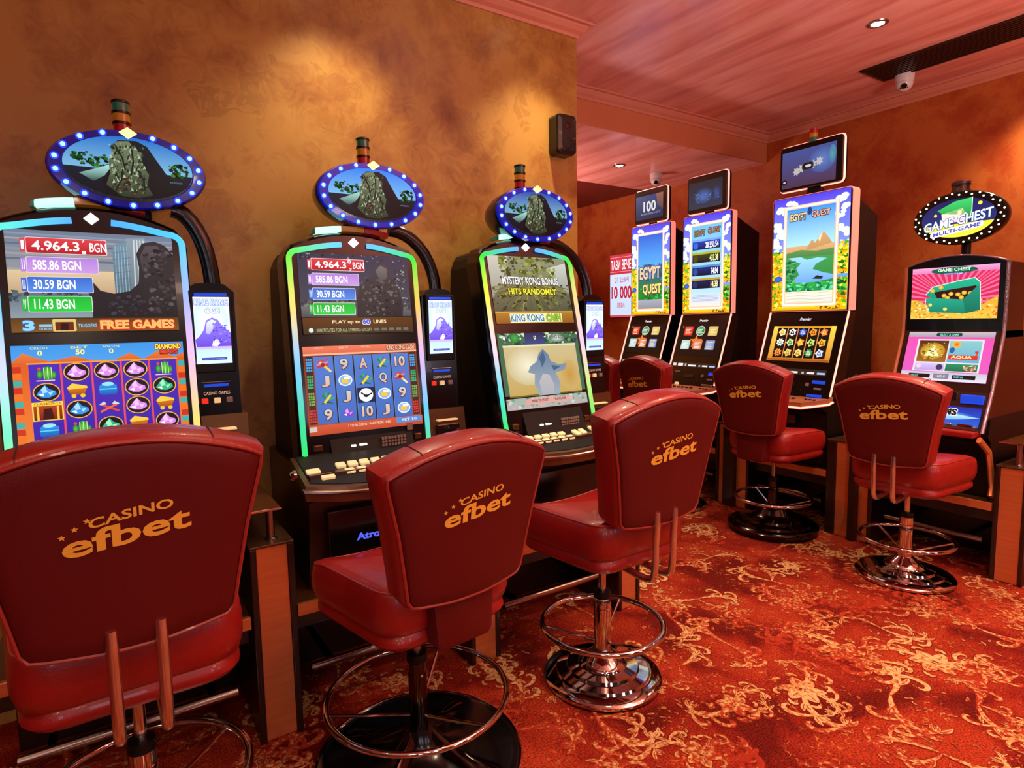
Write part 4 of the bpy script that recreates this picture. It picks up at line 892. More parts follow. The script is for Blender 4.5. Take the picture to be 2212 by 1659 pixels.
def monitor_art(k):
    a = Art(.64)
    if k == 0:
        a.poly([(0, 0), (1, 0), (1, .64), (0, .64)], '#5060A8', '#5C3C58').up(); a.ell(.75, .25, .25, .22, '#7090E0', '#5060A8').ell(.93, .2, .07, .16, '#60D0B0', '#5880C0').up()
        for x, y in ((.28, .37), (.38, .33), (.58, .3), (.7, .27)): a.poly([(x + (.075 if q % 2 else .045) * math.cos(q * PI / 7), y + (.08 if q % 2 else .05) * math.sin(q * PI / 7)) for q in range(14)], '#D8D0D0')
        a.up(); a.rrect(.38, .24, .60, .38, .06, '#504A58').up(); a.rrect(.395, .255, .585, .365, .05, '#201820').up(); a.ell(.5, .31, .06, .025, '#E8E8F0').up(); a.rrect(.0, .48, .1, .57, .04, '#201820').up(); a.ell(.05, .525, .025, .018, '#E0E0E8').up()
    elif k == 1:
        a.rect(0, 0, 1, .64, '#30343C', '#3C4458').up(); a.ell(.45, .36, .3, .2, '#5880D0', '#363C50').ell(.82, .36, .14, .18, '#4858A0', '#363C50').up()
        a.rnd = random.Random(9); a.speck(.15, .25, .9, .5, 60, ['#6890E0', '#405898', '#88B0F0', '#505068'], .006, .02)
    else:
        a.rect(0, 0, 1, .64, '#3C5088', '#283058').up(); a.poly([(.75, 0), (1, 0), (1, .45), (.8, .3)], '#A87060', '#584858').up(); a.text('100', .28, .16, .74, .44, '#FFFFFF', .03).text('BURNING HOT', .2, .47, .9, .52, '#B8C0D8', 0).up()
    return a
def reels_gold():
    H = .56; a = Art(H); a.rect(0, 0, 1, H, '#E8A830', '#C07018').up(); a.rect(0, 0, .075, H, '#F8D850', '#D88030').rect(.925, 0, 1, H, '#F8D850', '#D88030').up(); a.rect(.08, .03, .92, H - .05, '#140C08').up()
    for i in range(1, 5): x = .08 + .168 * i; a.rect(x - .008, 0.02, x + .008, H - .04, '#E88848')
    a.up(); R = random.Random(8)
    cols = [['#F8E8A0', '#E0B040'], ['#F8F8F8', '#202020'], ['#3858D0', '#C0D0F8'], ['#E8A030', '#C04018'], ['#E87830', '#F8C870'], ['#F4F4E8', '#A8A890'], ['#D8E8A0', '#389048'], ['#F8A020', '#F8E080'], ['#C8E070', '#204820'], ['#F0C040', '#B05018'], ['#F8A040', '#A83818'], ['#F0D070', '#C89830'], ['#F8E080', '#D09020'], ['#30A070', '#F0E090'], ['#E0E0F0', '#6870A8']]
    for j in range(3):
        for i in range(5):
            x = .164 + .168 * i; y = .10 + .165 * j; c = cols[j * 5 + i]; n = R.choice((5, 6, 8)); a.poly([(x + (.068 if q % 2 else .045) * math.cos(q * 2 * PI / (2 * n)), y + (.068 if q % 2 else .05) * math.sin(q * 2 * PI / (2 * n))) for q in range(2 * n)], c[0]).up()
            a.poly([(x - .035, y + .03), (x - .015, y - .04), (x + .02, y - .015), (x + .035, y + .035)], c[1]).up().ell(x, y, .014, .014, c[0]).up()
    a.rect(.0, H - .03, 1, H, '#A85820').up(); return a
def menu_tiles():
    H = .62; a = Art(H); a.rect(0, 0, 1, H, '#1C0E0C', '#140A08').up(); a.ell(.42, .36, .16, .10, '#C84018', '#1C0E0C').up(); a.poly([(.42 + (.15 if q % 2 else .05) * math.cos(q * PI / 5 + .3), .34 + (.14 if q % 2 else .05) * math.sin(q * PI / 5 + .3)) for q in range(10)], '#F08028').up()
    C = [('#D83020', '#F8C8A0'), ('#288048', '#C8E8C8'), ('#D8B868', '#F0E0A0'), ('#B8D0C8', '#E8F0E8'), ('#D87858', '#F4E0C8'), ('#8890C8', '#D8E0A8')]
    for i in range(6):
        x = .20 + .28 * (i % 3); y = .14 + .27 * (i // 3); c = C[i]
        if i == 1: a.ell(x, y, .10, .10, '#C8C8C0').up().ell(x, y, .085, .085, c[0]).up()
        else: a.rrect(x - .10, y - .09, x + .10, y + .09, .015, c[0]).up()
        for q in range(5): a.rect(x - .07, y - .06 + .028 * q, x + .07 - .02 * (q % 3), y - .045 + .028 * q, c[1])
        a.up()
    a.ell(.06, .06, .012, .012, '#E0E0E0'); return a.up()
mat('led_side', '#F09080', .3, emis='#FF8070', es=1.0)
mat('led_line', '#FFC0B0', .3, emis='#FFA898', es=1.6)
mat('deck_glow', '#F0B090', .35, emis='#F0906C', es=.35)
def machine_B(yc, k, w, label, mono=True):
    t = thing('slot_machine', label, 'slot machine', (XR, yc, 0), -PI / 2, 'tall slot machines with big top displays on the right wall')
    h = w / 2; hh = h - .03; bk = .62
    MB().prism([(.06, .44), (bk, .44), (bk, .93), (.03, .93), (.0, .86), (.05, .82)], lambda y, z: (-hh, y, z), lambda y, z: (hh, y, z)).build('lower_cabinet', 'black_plastic', t)
    MB().prism([(.06, .93), (bk, .93), (bk, 1.5), (.62, 2.22), (.30, 2.34), (.25, 1.52)], lambda y, z: (-hh + .0, y, z), lambda y, z: (hh, y, z)).build('cabinet', 'black_plastic', t)
    # leaning console between deck and top box
    S = .35; Y = lambda z: .215 + S * (z - 1.5)
    MB().prism([(Y(.93), .93), (Y(1.53), 1.53), (.34, 1.53), (.2, .93)], lambda y, z: (-h + .01, y, z), lambda y, z: (h - .01, y, z)).build('console', 'black_gloss', t)
    for sx in (-1, 1): MB().tube([(sx * h, Y(1.535), 1.535), (sx * h, Y(1.44), 1.44), (sx * h, Y(1.2), 1.2), (sx * h, Y(.95), .95)], .007, 8).build('light_strip', 'led_line', t)
    # top box
    z0, z1 = 1.54, 2.385
    out = rpoly([(-h, z0), (h, z0), (h, z1), (-h, z1)], [.005, .005, .03, .03], 5)
    MB().loft([[(x, .31 if k == 0 else .28, z) for x, z in out], [(x, .225, z) for x, z in out]], smooth=False).build('top_box', 'led_side', t)
    MB().loft([[(x * .985, .2255, z0 + (z - z0) * .993 + .003) for x, z in out], [(x * .98, .218, z0 + (z - z0) * .99 + .004) for x, z in out]], smooth=False).build('top_box_frame', 'black_gloss', t)
    wa = w * .955; ht = z1 - z0 - .016; egypt_border('', k).build('top_display', t, (-wa / 2, .2165, z0 + .008 + ht), wa, m='screen_bright', hs=ht / (1.43 * wa))
    # lettering under the box
    aa = Art(.3); aa.text('Premier', .0, .02, 1, .26, '#F8F0F0', .02, shear=.25); aa.build('lettering', t, (-.045, Y(1.485) - .002, 1.495), .09, N=(0, -1, S), V=(0, -S, -1), m='screen')
    Nn = (0, -1, S); V = (0, -S, -1)
    zt = 1.432 if k == 0 else 1.455; sc = w * (.80 if k == 0 else .90)
    art = reels_gold() if k == 0 else menu_tiles()
    art.build('game_screen', t, (-sc / 2, Y(zt) - .003, zt), sc, N=Nn, V=V)
    zb = 1.125
    a = Art(.09)
    a.rect(0, 0, 1, .09, '#302018').up()
    for x0, x1, c in ((.02, .1, '#E8D0C8'), (.14, .26, '#F0E8E0'), (.3, .34, '#C8A090'), (.38, .56, '#F4E8E8'), (.62, .66, '#C0A8A0'), (.70, .82, '#E8E0E0'), (.86, .98, '#A8C0E8')): a.rect(x0, .02 + .02 * (x0 > .3), x1, .07, c)
    a.up(); a.build('bet_display', t, (-sc / 2, Y(zb) - .003, zb), sc, N=Nn, V=V)
    for x, z, ww, hh2, m in ((-.15, 1.04, .05, .012, 'key_grey'), (-.02, 1.0, .1, .03, 'glass_dark'), (.12, 1.01, .022, .022, 'key_grey'), (.20, 1.03, .09, .022, 'blue_slot'), (.2, .99, .05, .012, 'key_grey')):
        if m == 'blue_slot' and k: ww = .04
        MB().prism([(Y(z) - .008, z), (Y(z + hh2) - .008, z + hh2), (Y(z + hh2) + .01, z + hh2), (Y(z) + .01, z)], lambda y, zz: (x - ww / 2, y, zz), lambda y, zz: (x + ww / 2, y, zz)).build('panel_fitting', m, t)
    # angular deck
    dz = lambda y: .905 + (y + .10) * .25
    dk = [(-h, .06), (-h, .01), (-h * .55, -.10), (h * .55, -.10), (h, .01), (h, .06)]
    MB().loft([[(x * .97, y + .01, dz(y) - .05) for x, y in dk], [(x, y, dz(y) - .03) for x, y in dk], [(x, y, dz(y)) for x, y in dk]], smooth=False).build('button_deck', 'peach_deck', t)
    MB().tube([(x * 1.01, y - .004, dz(y) - .036) for x, y in dk], .007, 8).build('deck_light', 'led_line', t)
    ky = MB().lathe([(.5, 0), (.5, .7), (.4, 1)], 16).mesh('key', 'black_gloss')
    for i in range(7): o = link('key', ky, t, (-.20 + .045 * i, -.035, dz(-.035))); o.scale = (.026, .026, .008)
    for i in range(3): o = link('key', ky, t, (.16 + .03 * i, -.03, dz(-.03))); o.scale = (.02, .02, .007)
    MB().lathe([(.022, 0), (.022, .01), (.015, .02)], 20, c=(-.13, .02, dz(.02))).build('start_button', 'key_cream', t)
    box('reader', 'blue_slot' if k == 0 else 'key_grey', t, .13, .24, .015, .05, dz(.03), dz(.03) + .018, bev=.003)
    MB().lathe([(.004, 0), (.004, .03), (.007, .032), (.007, .04), (.002, .044)], 12, c=(.08, .03, dz(.03))).build('joystick', 'black_gloss', t)
    box('coin_tray', 'glass_dark', t, -.16, .06, .01, .07, .73, .80, bev=.008)
    # player monitor above
    mx0, mx1, mz0, mz1 = -h * .88, h * .70, 2.435, 2.755
    if k: mz0 -= .03; mz1 -= .04
    mo = rpoly([(mx0, mz0), (mx1, mz0), (mx1, mz1), (mx0, mz1)], .03, 5)
    m_ = MB().loft([[(x, .30, z) for x, z in mo], [(x, .245, z) for x, z in mo], [((x - (mx0 + mx1) / 2) * .98 + (mx0 + mx1) / 2, .238, (z - (mz0 + mz1) / 2) * .97 + (mz0 + mz1) / 2) for x, z in mo]], smooth=False).build('monitor', 'black_gloss', t)
    wm = (mx1 - mx0) * .86; monitor_art(k).build('monitor_screen', m_, (mx0 + (mx1 - mx0) * .045, .2365, (mz0 + mz1) / 2 + wm * .32 * .92), wm, m='screen_dim', V=(0, 0, -1))
    MB().tube([(x, .262, z) for x, z in (mo if k == 0 else mo[0:24])], .0085, 8, closed=(k == 0)).build('monitor_light', 'led_line', m_)
    box('monitor_bracket', 'black_plastic', t, -.05, .05, .25, .30, 2.36, mz0 + .02)
    for i, m in enumerate(('lamp_green', 'lamp_amber', 'lamp_red')):
        if k == 0: MB().lathe([(.028, 0), (.028, .03)], 18, c=(-.025, .27, mz1 - .002 + i * .032)).build('stack_lens', m, t)
    return t
machine_B(2.537, 0, .60, 'tall slot machine with river and pyramids display, gold reels below, right of the other two')
machine_B(3.455, 1, .515, 'tall slot machine with a column of jackpot figures on its top display')
machine_B(4.10, 2, .505, 'tall slot machine beside the backlit poster, monitor above reading 100')

# ------------------------------------------------------------------ rightmost machine
def c_upper():
    H = .69; a = Art(H); a.rect(0, 0, 1, H, '#E03060', '#D82048').up()
    for k in range(30):
        an = PI + PI * k / 29 * 1.0; an2 = an + .045; L = .9
        p = [(.5, .46)] + [(min(1, max(0, .5 + L * math.cos(q))), min(H, max(.0, .46 + L * .75 * math.sin(q)))) for q in (an, an2)]; a.poly(p, '#F870A0')
    a.up(); a.rect(0, 0, 1, .075, '#F0A8D8', '#E880B8').up(); a.ell(.5, .05, .27, .045, '#106048').up().text('GAME CHEST', .31, .018, .69, .062, '#D8F8D8', .03).rrect(.37, .082, .62, .105, .01, '#6050B0').up().text('MULTI-GAME', .39, .086, .6, .101, '#E0E0F8').up()
    a.poly([(0, .42), (.1, .44), (.2, .5), (.85, .5), (.93, .44), (1, .40), (1, H), (0, H)], '#E8A830', '#F0C848').up(); a.speck(0, .44, 1, .685, 260, ['#F8D060', '#D88818', '#F0B030', '#C8C040', '#E87828', '#FFF0A0'], .008, .022)
    a.poly([(.18, .36), (.26, .26), (.52, .20), (.74, .16), (.80, .22), (.80, .30), (.34, .36), (.30, .44)], '#20B890', '#109070').up().poly([(.28, .33), (.76, .26), (.80, .42), (.34, .46)], '#301010').up()
    for x, y in ((.4, .38), (.48, .36), (.56, .37), (.63, .35), (.7, .36), (.44, .41), (.6, .41), (.26, .31), (.36, .27), (.68, .43)): a.ell(x, y, .03, .027, '#F8E060', '#D89818')
    a.up().poly([(.18, .42), (.22, .40), (.62, .44), (.66, .62), (.24, .60)], '#20A888', '#108068').poly([(.62, .44), (.80, .24), (.82, .58), (.66, .62)], '#18987C', '#0C6C58').up()
    a.line([(.18, .36), (.26, .26), (.52, .20), (.74, .16), (.80, .22), (.82, .58)], .010, '#D8F8F0').line([(.18, .42), (.18, .5), (.22, .60)], .008, '#D8F8F0').ell(.24, .5, .022, .022, '#F8E060').ell(.42, .56, .024, .022, '#F8E060').up(); return a
def c_lower():
    H = .68; a = Art(H); a.rect(0, 0, 1, H, '#F050B0', '#E060C0').up(); a.rect(0, 0, 1, .07, '#C8B8C8', '#A89CA8').up(); a.rrect(.34, .01, .64, .06, .02, '#104038').up().text('SELECT A GAME', .38, .02, .60, .05, '#80E8C8', .02).up()
    a.rect(.13, .10, .90, .55, '#E8E0E8').up(); a.rect(.155, .12, .505, .42, '#582010', '#A06820').rect(.52, .12, .88, .42, '#88C8C8', '#68A8D0').up()
    a.ell(.33, .27, .15, .12, '#F0D050', '#B88020').up().poly([(.33, .18), (.42, .34), (.24, .34)], '#F8F0B0').speck(.2, .15, .46, .4, 60, ['#F8E080', '#885010', '#D8B040', '#306020'], .006, .016)
    a.ell(.60, .17, .05, .05, '#E05030', '#F0C048').rect(.53, .32, .86, .38, '#D83828').up().text('AQUA', .56, .325, .8, .37, '#F8E8A0', .04).text('7', .82, .26, .86, .37, '#D83020', .05).ell(.56, .25, .03, .04, '#2060A0').up()
    a.rect(.155, .44, .505, .54, '#D8C0F0', '#B8A0E0').rect(.52, .44, .88, .54, '#209060', '#186848').up().ell(.45, .49, .04, .04, '#403858').ell(.2, .48, .03, .03, '#F8D0E0').speck(.72, .45, .87, .53, 30, ['#D8A080', '#F0E0C0', '#C85838'], .008, .02)
    a.rect(0, .56, 1, H, '#C8BCCC', '#E8E0F0').up(); a.rrect(.1, .59, .36, .645, .01, '#101018').rrect(.62, .59, .88, .645, .01, '#101018').rrect(.40, .58, .58, .65, .01, '#888090').up().text('CASH OUT', .12, .605, .22, .63, '#80E0E0').text('CASH IN', .64, .605, .74, .63, '#80E0E0').text('HELP', .45, .6, .54, .632, '#E0E0E8').up(); return a
def c_top():
    a = Art(.60); cx, cy, rx, ry = .5, .3, .49, .29
    E_ = ell(cx, cy, rx, ry, 60); a.poly(E_, '#181850', '#283070').up()
    a.poly([p for p in E_ if p[1] > .38], '#E8D828', '#F8E840').up()
    a.poly([(.22, .16), (.45, .05), (.68, .02), (.68, .18), (.66, .34), (.55, .26), (.30, .22)], '#38C060', '#187838').poly([(.28, .22), (.55, .16), (.64, .28), (.62, .36), (.30, .36)], '#F8F0A0', '#F0B8E0').up()
    a.line([(.68, .02), (.68, .20), (.66, .34)], .01, '#D8F8F0').ell(.2, .23, .022, .022, '#F8E040').ell(.78, .12, .03, .026, '#F8E040').up()
    def wp(x, y): return (x, y - .16 * (x - .5) + .0)
    a.text('GAME CHEST', .05, .27, .95, .41, '#F4F8FF', .02, out='#284878', ow=.008, warp=wp).up()
    a.poly([wp(x, y) for x, y in rpoly([(.14, .43), (.84, .43), (.84, .52), (.14, .52)], .04, 4)], '#F0F0FF').up().text('MULTI-GAME', .18, .445, .80, .505, '#5048A8', .03, warp=wp).up(); return a
def machine_C():
    t = thing('slot_machine', 'rightmost slot machine with pink treasure chest screen and oval topper of white bulbs', 'slot machine', (XR, 1.602, 0), -PI / 2)
    h = .258; bk = .62
    MB().prism([(.10, .44), (bk, .44), (bk, .9), (.05, .9), (.03, .80), (.08, .76)], lambda y, z: (-.27, y, z), lambda y, z: (.27, y, z)).build('lower_cabinet', 'black_plastic', t)
    def Y(z): return .19 if z > 1.4 else .19 + .35 * (z - 1.4) + .1 * max(0, 1.05 - z) * -1.2
    outl = [(-h, 1.36), (h, 1.36)] + [(h * (1 - 2 * i / 14), 1.795 + .05 * (1 - (1 - 2 * i / 14) ** 2)) for i in range(15)]
    MB().prism(outl, lambda x, z: (x, .19, z), lambda x, z: (x, .50 if z < 1.7 else .46, z)).build('upper_cabinet', 'black_gloss', t)
    zz = [.84, .95, 1.05, 1.2, 1.4]
    prof = [(Y(z), z) for z in zz] + [(.50, 1.4), (bk, 1.2), (bk, .84)]
    MB().prism(prof, lambda y, z: (-h, y, z), lambda y, z: (h, y, z)).build('console', 'belly_wood', t)
    c_upper().build('upper_screen', t, (-.228, .187, 1.785), .452); 
    s = .35; c_lower().build('lower_screen', t, (-.226, Y(1.392) - .004, 1.392), .452, N=(0, -1, s), V=(0, -s, -1))
    for sx, m in ((1, 'crystal'), (-1, 'peach_deck')):
        pts = [(sx * (h + .006), .184, 1.80), (sx * (h + .006), .182, 1.5)] + [(sx * (h + .006), Y(z) - .006, z) for z in (1.38, 1.2, 1.05, .95, .88, .83)]
        MB().tube(pts, .010, 8).build('side_trim', m, t)
    MB().tube([(x, .186, z + .004) for x, z in outl[2:]], .006, 8).build('arch_trim', 'crystal', t)
    box('blue_display', 'glass_dark', t, .02, .1, Y(1.02) - .012, Y(1.02) + .02, .985, 1.045, bev=.003)
    box('info_display', 'blue_slot', t, .125, .235, Y(1.0) - .018, Y(1.0) + .02, .985, 1.035, bev=.003)
    box('left_display', 'glass_dark', t, -.2, -.05, Y(1.02) - .012, Y(1.02) + .02, .985, 1.045, bev=.003)
    a = Art(.26); a.rect(0, 0, 1, .26, '#1028A8', '#2060D8').up().ell(.55, .13, .40, .07, '#90D8F8', '#1848C8').up().poly([(.5, .2), (1, .13), (.5, .08), (.3, .13)], '#C8F0FF', '#60A8F0').up().text('WMS', .44, .03, .74, .12, '#101018', .05, out='#F8F8F8', ow=.010).up()
    sl = .47; a.build('sign_panel', t, (-.21, Y(.955) - .008, .965), .45, N=(0, -1, sl), V=(0, -sl, -1), m='screen')
    MB().prism([(Y(.86) - .035, .845), (Y(.86) - .03, .862), (Y(.9), .875), (Y(.9), .845)], lambda y, z: (-.23, y, z), lambda y, z: (.235, y, z)).build('button_panel', 'satin_steel', t)
    ky = MB().box(-.5, .5, -.5, .5, 0, 1, bev=.1).mesh('key', 'crystal')
    for i in range(8): o = link('key', ky, t, (-.18 + .04 * i, Y(.86) - .02, .866)); o.scale = (.03, .016, .008)
    o = link('key', MB().box(-.5, .5, -.5, .5, 0, 1, bev=.1).mesh('key', 'chrome'), t, (.18, Y(.86) - .02, .866)); o.scale = (.07, .02, .01)
    box('armrest', 'leather', t, -.25, .245, Y(.82) - .06, Y(.82) + .05, .805, .842, bev=.01)
    MB().tube([(.262, Y(.8) - .02, .80), (.275, .035, .72), (.287, .045, .62), (.297, .05, .52), (.303, .02, .47)], .014, 8, rx=.02).build('leg_trim', 'copper', t)
    # topper
    zc = 2.07; rx, ry = .243, .155
    def er(f, dy): return [(x * f, .19 + dy, zc + z * f + x * .0) for x, z in ell(0, 0, rx, ry, 48)]
    MB().loft([er(.8, .10), er(.97, .08), er(1, .05), er(1, .01), er(.97, 0), er(.80, 0.002)]).build('topper_body', 'black_gloss', t)
    c_top().build('topper_picture', t, (-.195, .187, zc + .117), .39, m='screen_bright')
    bl = MB().lathe([(.0052, 0), (.0052, .003), (.0036, .005), (.002, .006)], 10, M=Matrix.Rotation(PI / 2, 4, 'X')).mesh('bulb', 'bulb_white')
    for i in range(40):
        an = 2 * PI * i / 40; f = .94 if i % 2 else .86; link('bulb', bl, t, (rx * f * math.cos(an), .19, zc + ry * f * math.sin(an)))
    MB().lathe([(.024, 0), (.024, .10)], 16, c=(.03, .25, 1.83)).build('topper_post', 'black_plastic', t)
    MB().lathe([(.05, 0), (.05, .02), (.045, .03), (.045, .05), (.05, .055), (.048, .07), (.03, .08), (.01, .082)], 24, c=(-.01, .24, zc + ry - .012)).build('beacon', 'dark_wood', t)
    return t
machine_C()

# ------------------------------------------------------------------ stools
def back_outline(sc=1.0, n=72):
    pts = [(-.21, .0), (-.06, -.015), (.06, -.015), (.21, .0), (.225, .10), (.25, .25), (.29, .425)]
    arc = []
    for i in range(13): u = 1 - 2 * i / 12; arc.append((.29 * u, .44 + .085 * (1 - abs(u) ** 2.0)))
    full = pts + arc + [(-.29, .425), (-.25, .25), (-.225, .10)]
    P = rpoly(full, [.03, .05, .05, .03] + [.05, .06, .012] + [.02] + [0] * 11 + [.02] + [.012, .06, .05], 4)
    P = resample(P, n); cx, cz = 0, .26
    return [((p.x - cx) * sc + cx, (p.y - cz) * sc + cz) for p in P]
TILT = math.radians(9)
def bpos(x, y, z, y0, z0):      # bend around the sitter and lean back
    y = y + .45 * x * x - .0
    z *= .92
    return (x, y0 + y * math.cos(TILT) - z * math.sin(TILT), z0 + z * math.cos(TILT) + y * math.sin(TILT))
def inset(P, d):
    return [(a * (1 - d / .24), .26 + (c - .26) * (1 - d / .26)) for a, c in P]
LOGO_CACHE = {}
def stool(x, y, yaw, label, dz=0.0, base='step', bars=True, ringr=.255, ringz=.235, baser=.26, back_dz=0, sy=1.0, wide=1.0):
    t = thing('bar_stool', label, 'stool', (x, y, 0), yaw, 'red leather casino stools')
    zs = .475 + dz                       # underside of the seat
    # base
    b = MB()
    if base == 'step':
        r = baser; b.lathe([(r * .985, .0), (r * .985, .012)], 48).build('base_gasket', 'black_plastic', t)
        MB().lathe([(r, .008), (r, .020), (r * .96, .030), (r * .80, .036), (r * .78, .046), (r * .62, .052), (r * .60, .064), (r * .42, .070), (r * .40, .082), (.07, .100), (.040, .125)], 56).build('base', 'chrome', t)
    elif base == 'thick':
        r = baser; MB().lathe([(r * .95, .0), (r * .95, .03)], 48).build('base_gasket', 'black_plastic', t)
        MB().lathe([(r, .026), (r, .045), (r * .96, .058), (r * .86, .064), (r * .84, .078), (r * .66, .086), (r * .64, .10), (r * .46, .11), (r * .36, .13), (.09, .16), (.05, .185)], 56).build('base', 'dark_chrome', t)
    else:     # dark finned dish
        r = baser; MB().lathe([(r, .0), (r, .008), (r * .985, .013), (r * .9, .016), (r * .5, .022), (.10, .04), (.06, .085), (.05, .12)], 64).build('base', 'black_gloss', t)
        MB().tube([(r * math.cos(2 * PI * k / 64), r * math.sin(2 * PI * k / 64), .010) for k in range(64)], .005, 6, closed=True).build('base_rim', 'chrome', t)
        for k in range(4):
            a = k * PI / 2 + .5; c_, s_ = math.cos(a), math.sin(a)
            def q(u, v, z): return (u * c_ - v * s_, u * s_ + v * c_, z)
            rings = []
            for u, w, z in ((.05, .022, .115), (.12, .028, .075), (.2, .034, .048), (r * .82, .040, .026), (r * .86, .030, .016)):
                rings.append([q(u, -w, .014), q(u, -w * .6, z * .8), q(u, 0, z), q(u, w * .6, z * .8), q(u, w, .014)])
            MB().loft(rings).build('base_fin', 'dark_chrome', t)
    # column, gas rod
    top = .385
    if base == 'step': MB().lathe([(.036, .09), (.036, .30), (.038, .302), (.038, .312), (.036, .314), (.036, top - .03), (.034, top - .03)], 24).build('column', 'chrome', t)
    else: MB().lathe([(.032, .08), (.032, top - .08), (.028, top - .075), (.028, top - .03)], 24).build('column', 'dark_chrome', t)
    MB().lathe([(.034, top - .032), (.036, top - .02), (.034, top - .002), (.02, top)], 20).build('collar', 'black_plastic', t)
    MB().lathe([(.0155, top - .002), (.0155, zs + .02)], 16).build('gas_rod', 'satin_steel' if base != 'step' else 'chrome', t)
    # foot ring with three spokes
    rg = MB().tube([(ringr * math.cos(2 * PI * k / 56), ringr * math.sin(2 * PI * k / 56), ringz) for k in range(56)], .0125 if base != 'fin' else .010, 10, closed=True).build('foot_ring', 'chrome', t)
    for k in range(3):
        a = k * 2 * PI / 3 + (.5 if base != 'fin' else .75); MB().tube([(.03 * math.cos(a), .03 * math.sin(a), ringz - .075), (ringr * math.cos(a), ringr * math.sin(a), ringz)], .006, 8).build('spoke', 'chrome', rg)
    # seat: lower bolster and cushion
    so = resample(rpoly([(-.235 * wide, -.25), (.235 * wide, -.25), (.285 * wide, .20), (.20, .265), (-.20, .265), (-.285 * wide, .20)], [.09, .09, .07, .10, .10, .07], 6), 60)
    def sr(sc, z, dip=0, fy=0): return [(p.x * sc, p.y * sc + fy, z - dip * (1 - min(1, (p.x / .26) ** 2)) * max(0, p.y / .25) - (.03 * max(0, (p.y - .12) / .14) if dip else 0)) for p in so]
    MB().loft([sr(.62, zs), sr(.80, zs), sr(.90, zs + .012), sr(.955, zs + .03), sr(.955, zs + .045), sr(.92, zs + .06), sr(.8, zs + .062)]).build('seat_base', 'leather', t)
    z0 = zs + .055
    MB().loft([sr(.8, z0), sr(.90, z0), sr(.965, z0 + .015), sr(1.0, z0 + .05), sr(1.0, z0 + .10, .01), sr(.985, z0 + .133, .02), sr(.95, z0 + .148, .025), sr(.87, z0 + .157, .03), sr(.6, z0 + .157, .035), sr(.3, z0 + .154, .03), sr(.02, z0 + .152, .02)]).build('seat', 'leather', t)
    MB().tube([Vector(p) + Vector((0, 0, .001)) for p in sr(.965, z0 + .1435, .0215)], .0028, 6, closed=True).build('seat_seam', 'piping', t)
    # backrest
    zb = zs + .18 + back_dz; yb = -.265
    O = [(a * wide, c) for a, c in back_outline()]; T = .058
    R_ = []
    for ins, yy in ((.10, T - .006), (.05, T), (.018, T - .004), (.005, T - .012), (.0, T - .026), (.0, -T + .022), (.004, -T + .010), (.014, -T + .002)):
        P = inset(O, ins); R_.append([bpos(a, yy, c, yb, zb) for a, c in P])
    Pm = [(0, .26)] * len(O)
    front0 = [bpos(a * .25, T - .010, .26 + (c - .26) * .25, yb, zb) for a, c in O]; front1 = [bpos(a * .02, T - .012, .26 + (c - .26) * .02, yb, zb) for a, c in O]
    rear = [[bpos(a, -T + .002, c, yb, zb) for a, c in inset(O, .014 + .04 * k)] for k in (1,)]
    rear += [[bpos(a * f, -T + .002, .26 + (c - .26) * f, yb, zb) for a, c in O] for f in (.6, .3, .02)]
    MB().loft([front1, front0, R_[0]] + R_[1:] + rear).build('backrest', 'leather', t)
    # rear panel with piping
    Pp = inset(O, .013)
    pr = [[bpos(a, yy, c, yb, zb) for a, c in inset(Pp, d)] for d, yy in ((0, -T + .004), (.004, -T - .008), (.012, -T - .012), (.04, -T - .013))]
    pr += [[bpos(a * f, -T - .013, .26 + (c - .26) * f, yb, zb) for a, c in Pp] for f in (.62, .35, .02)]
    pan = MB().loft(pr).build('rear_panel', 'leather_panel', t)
    MB().tube([bpos(a, -T - .004, c, yb, zb) for a, c in inset(O, .010)], .0048, 6, closed=True).build('piping', 'piping', t)
    # crown seams
    for sx in (-.175, .175):
        pts = []
        zc = .44 + .085 * (1 - (sx / .285) ** 2)
        for yy in (-T + .008, -T + .02, 0, T - .02, T - .010): pts.append(bpos(sx, yy, zc + (.0015 if abs(yy) < T - .015 else -.008), yb, zb))
        MB().tube(pts, .0016, 6).build('crown_seam', 'seam', t)
    # printed logo on the rear panel
    lg = []; V = []; F = []
    def put(s, x0, x1, z0, z1, bold, fn):
        vs, fs = text_geo(s, bold, 0.0); bb = len(V)
        for u, v in vs:
            a, c = fn(x0 + u * (x1 - x0), z1 - v * (z1 - z0)); V.append(bpos(-a, -T - .0145, c, yb, zb))
        F.extend(tuple(i + bb for i in f) for f in fs)
    def fn1(a, c): return (a, c + .18 * (a + .03) - .55 * a * a * 1.0)
    def fn2(a, c): return (a, c + .16 * (a + .02) - .45 * a * a)
    # seen from behind, left-right is mirrored by bpos(-a)
    ox, oz = .0, .30
    def rear_text(s, x0, x1, z0, z1, bold, fn):
        vs, fs = text_geo(s, bold, 0.0); bb = len(V)
        for u, v in vs:
            a, c = fn(x0 + u * (x1 - x0), z1 - v * (z1 - z0)); V.append(bpos(a, -T - .0145, c, yb, zb))
        F.extend(tuple(i + bb for i in f) for f in fs)
    w = .118
    rear_text('efbet', -w + .002, w, oz - .022, oz + .034, .025, lambda a, c: (a, c - .004 + .12 * a - .2 * a * a))
    rear_text('CASINO', -w * .58, w * .72, oz + .036, oz + .060, .025, lambda a, c: (a, c + .15 * a - .7 * a * a))
    for i in range(3):
        cx_ = -w + .004 + .022 * i; cz_ = oz + .012 + .016 * i; bb = len(V); rr = .0075
        for q in range(10): an = PI / 2 + q * PI / 5; r2 = rr if q % 2 == 0 else rr * .42; V.append(bpos(cx_ + r2 * math.cos(an), -T - .0145, cz_ + r2 * math.sin(an), yb, zb))
        F.append(tuple(range(bb, bb + 10)))
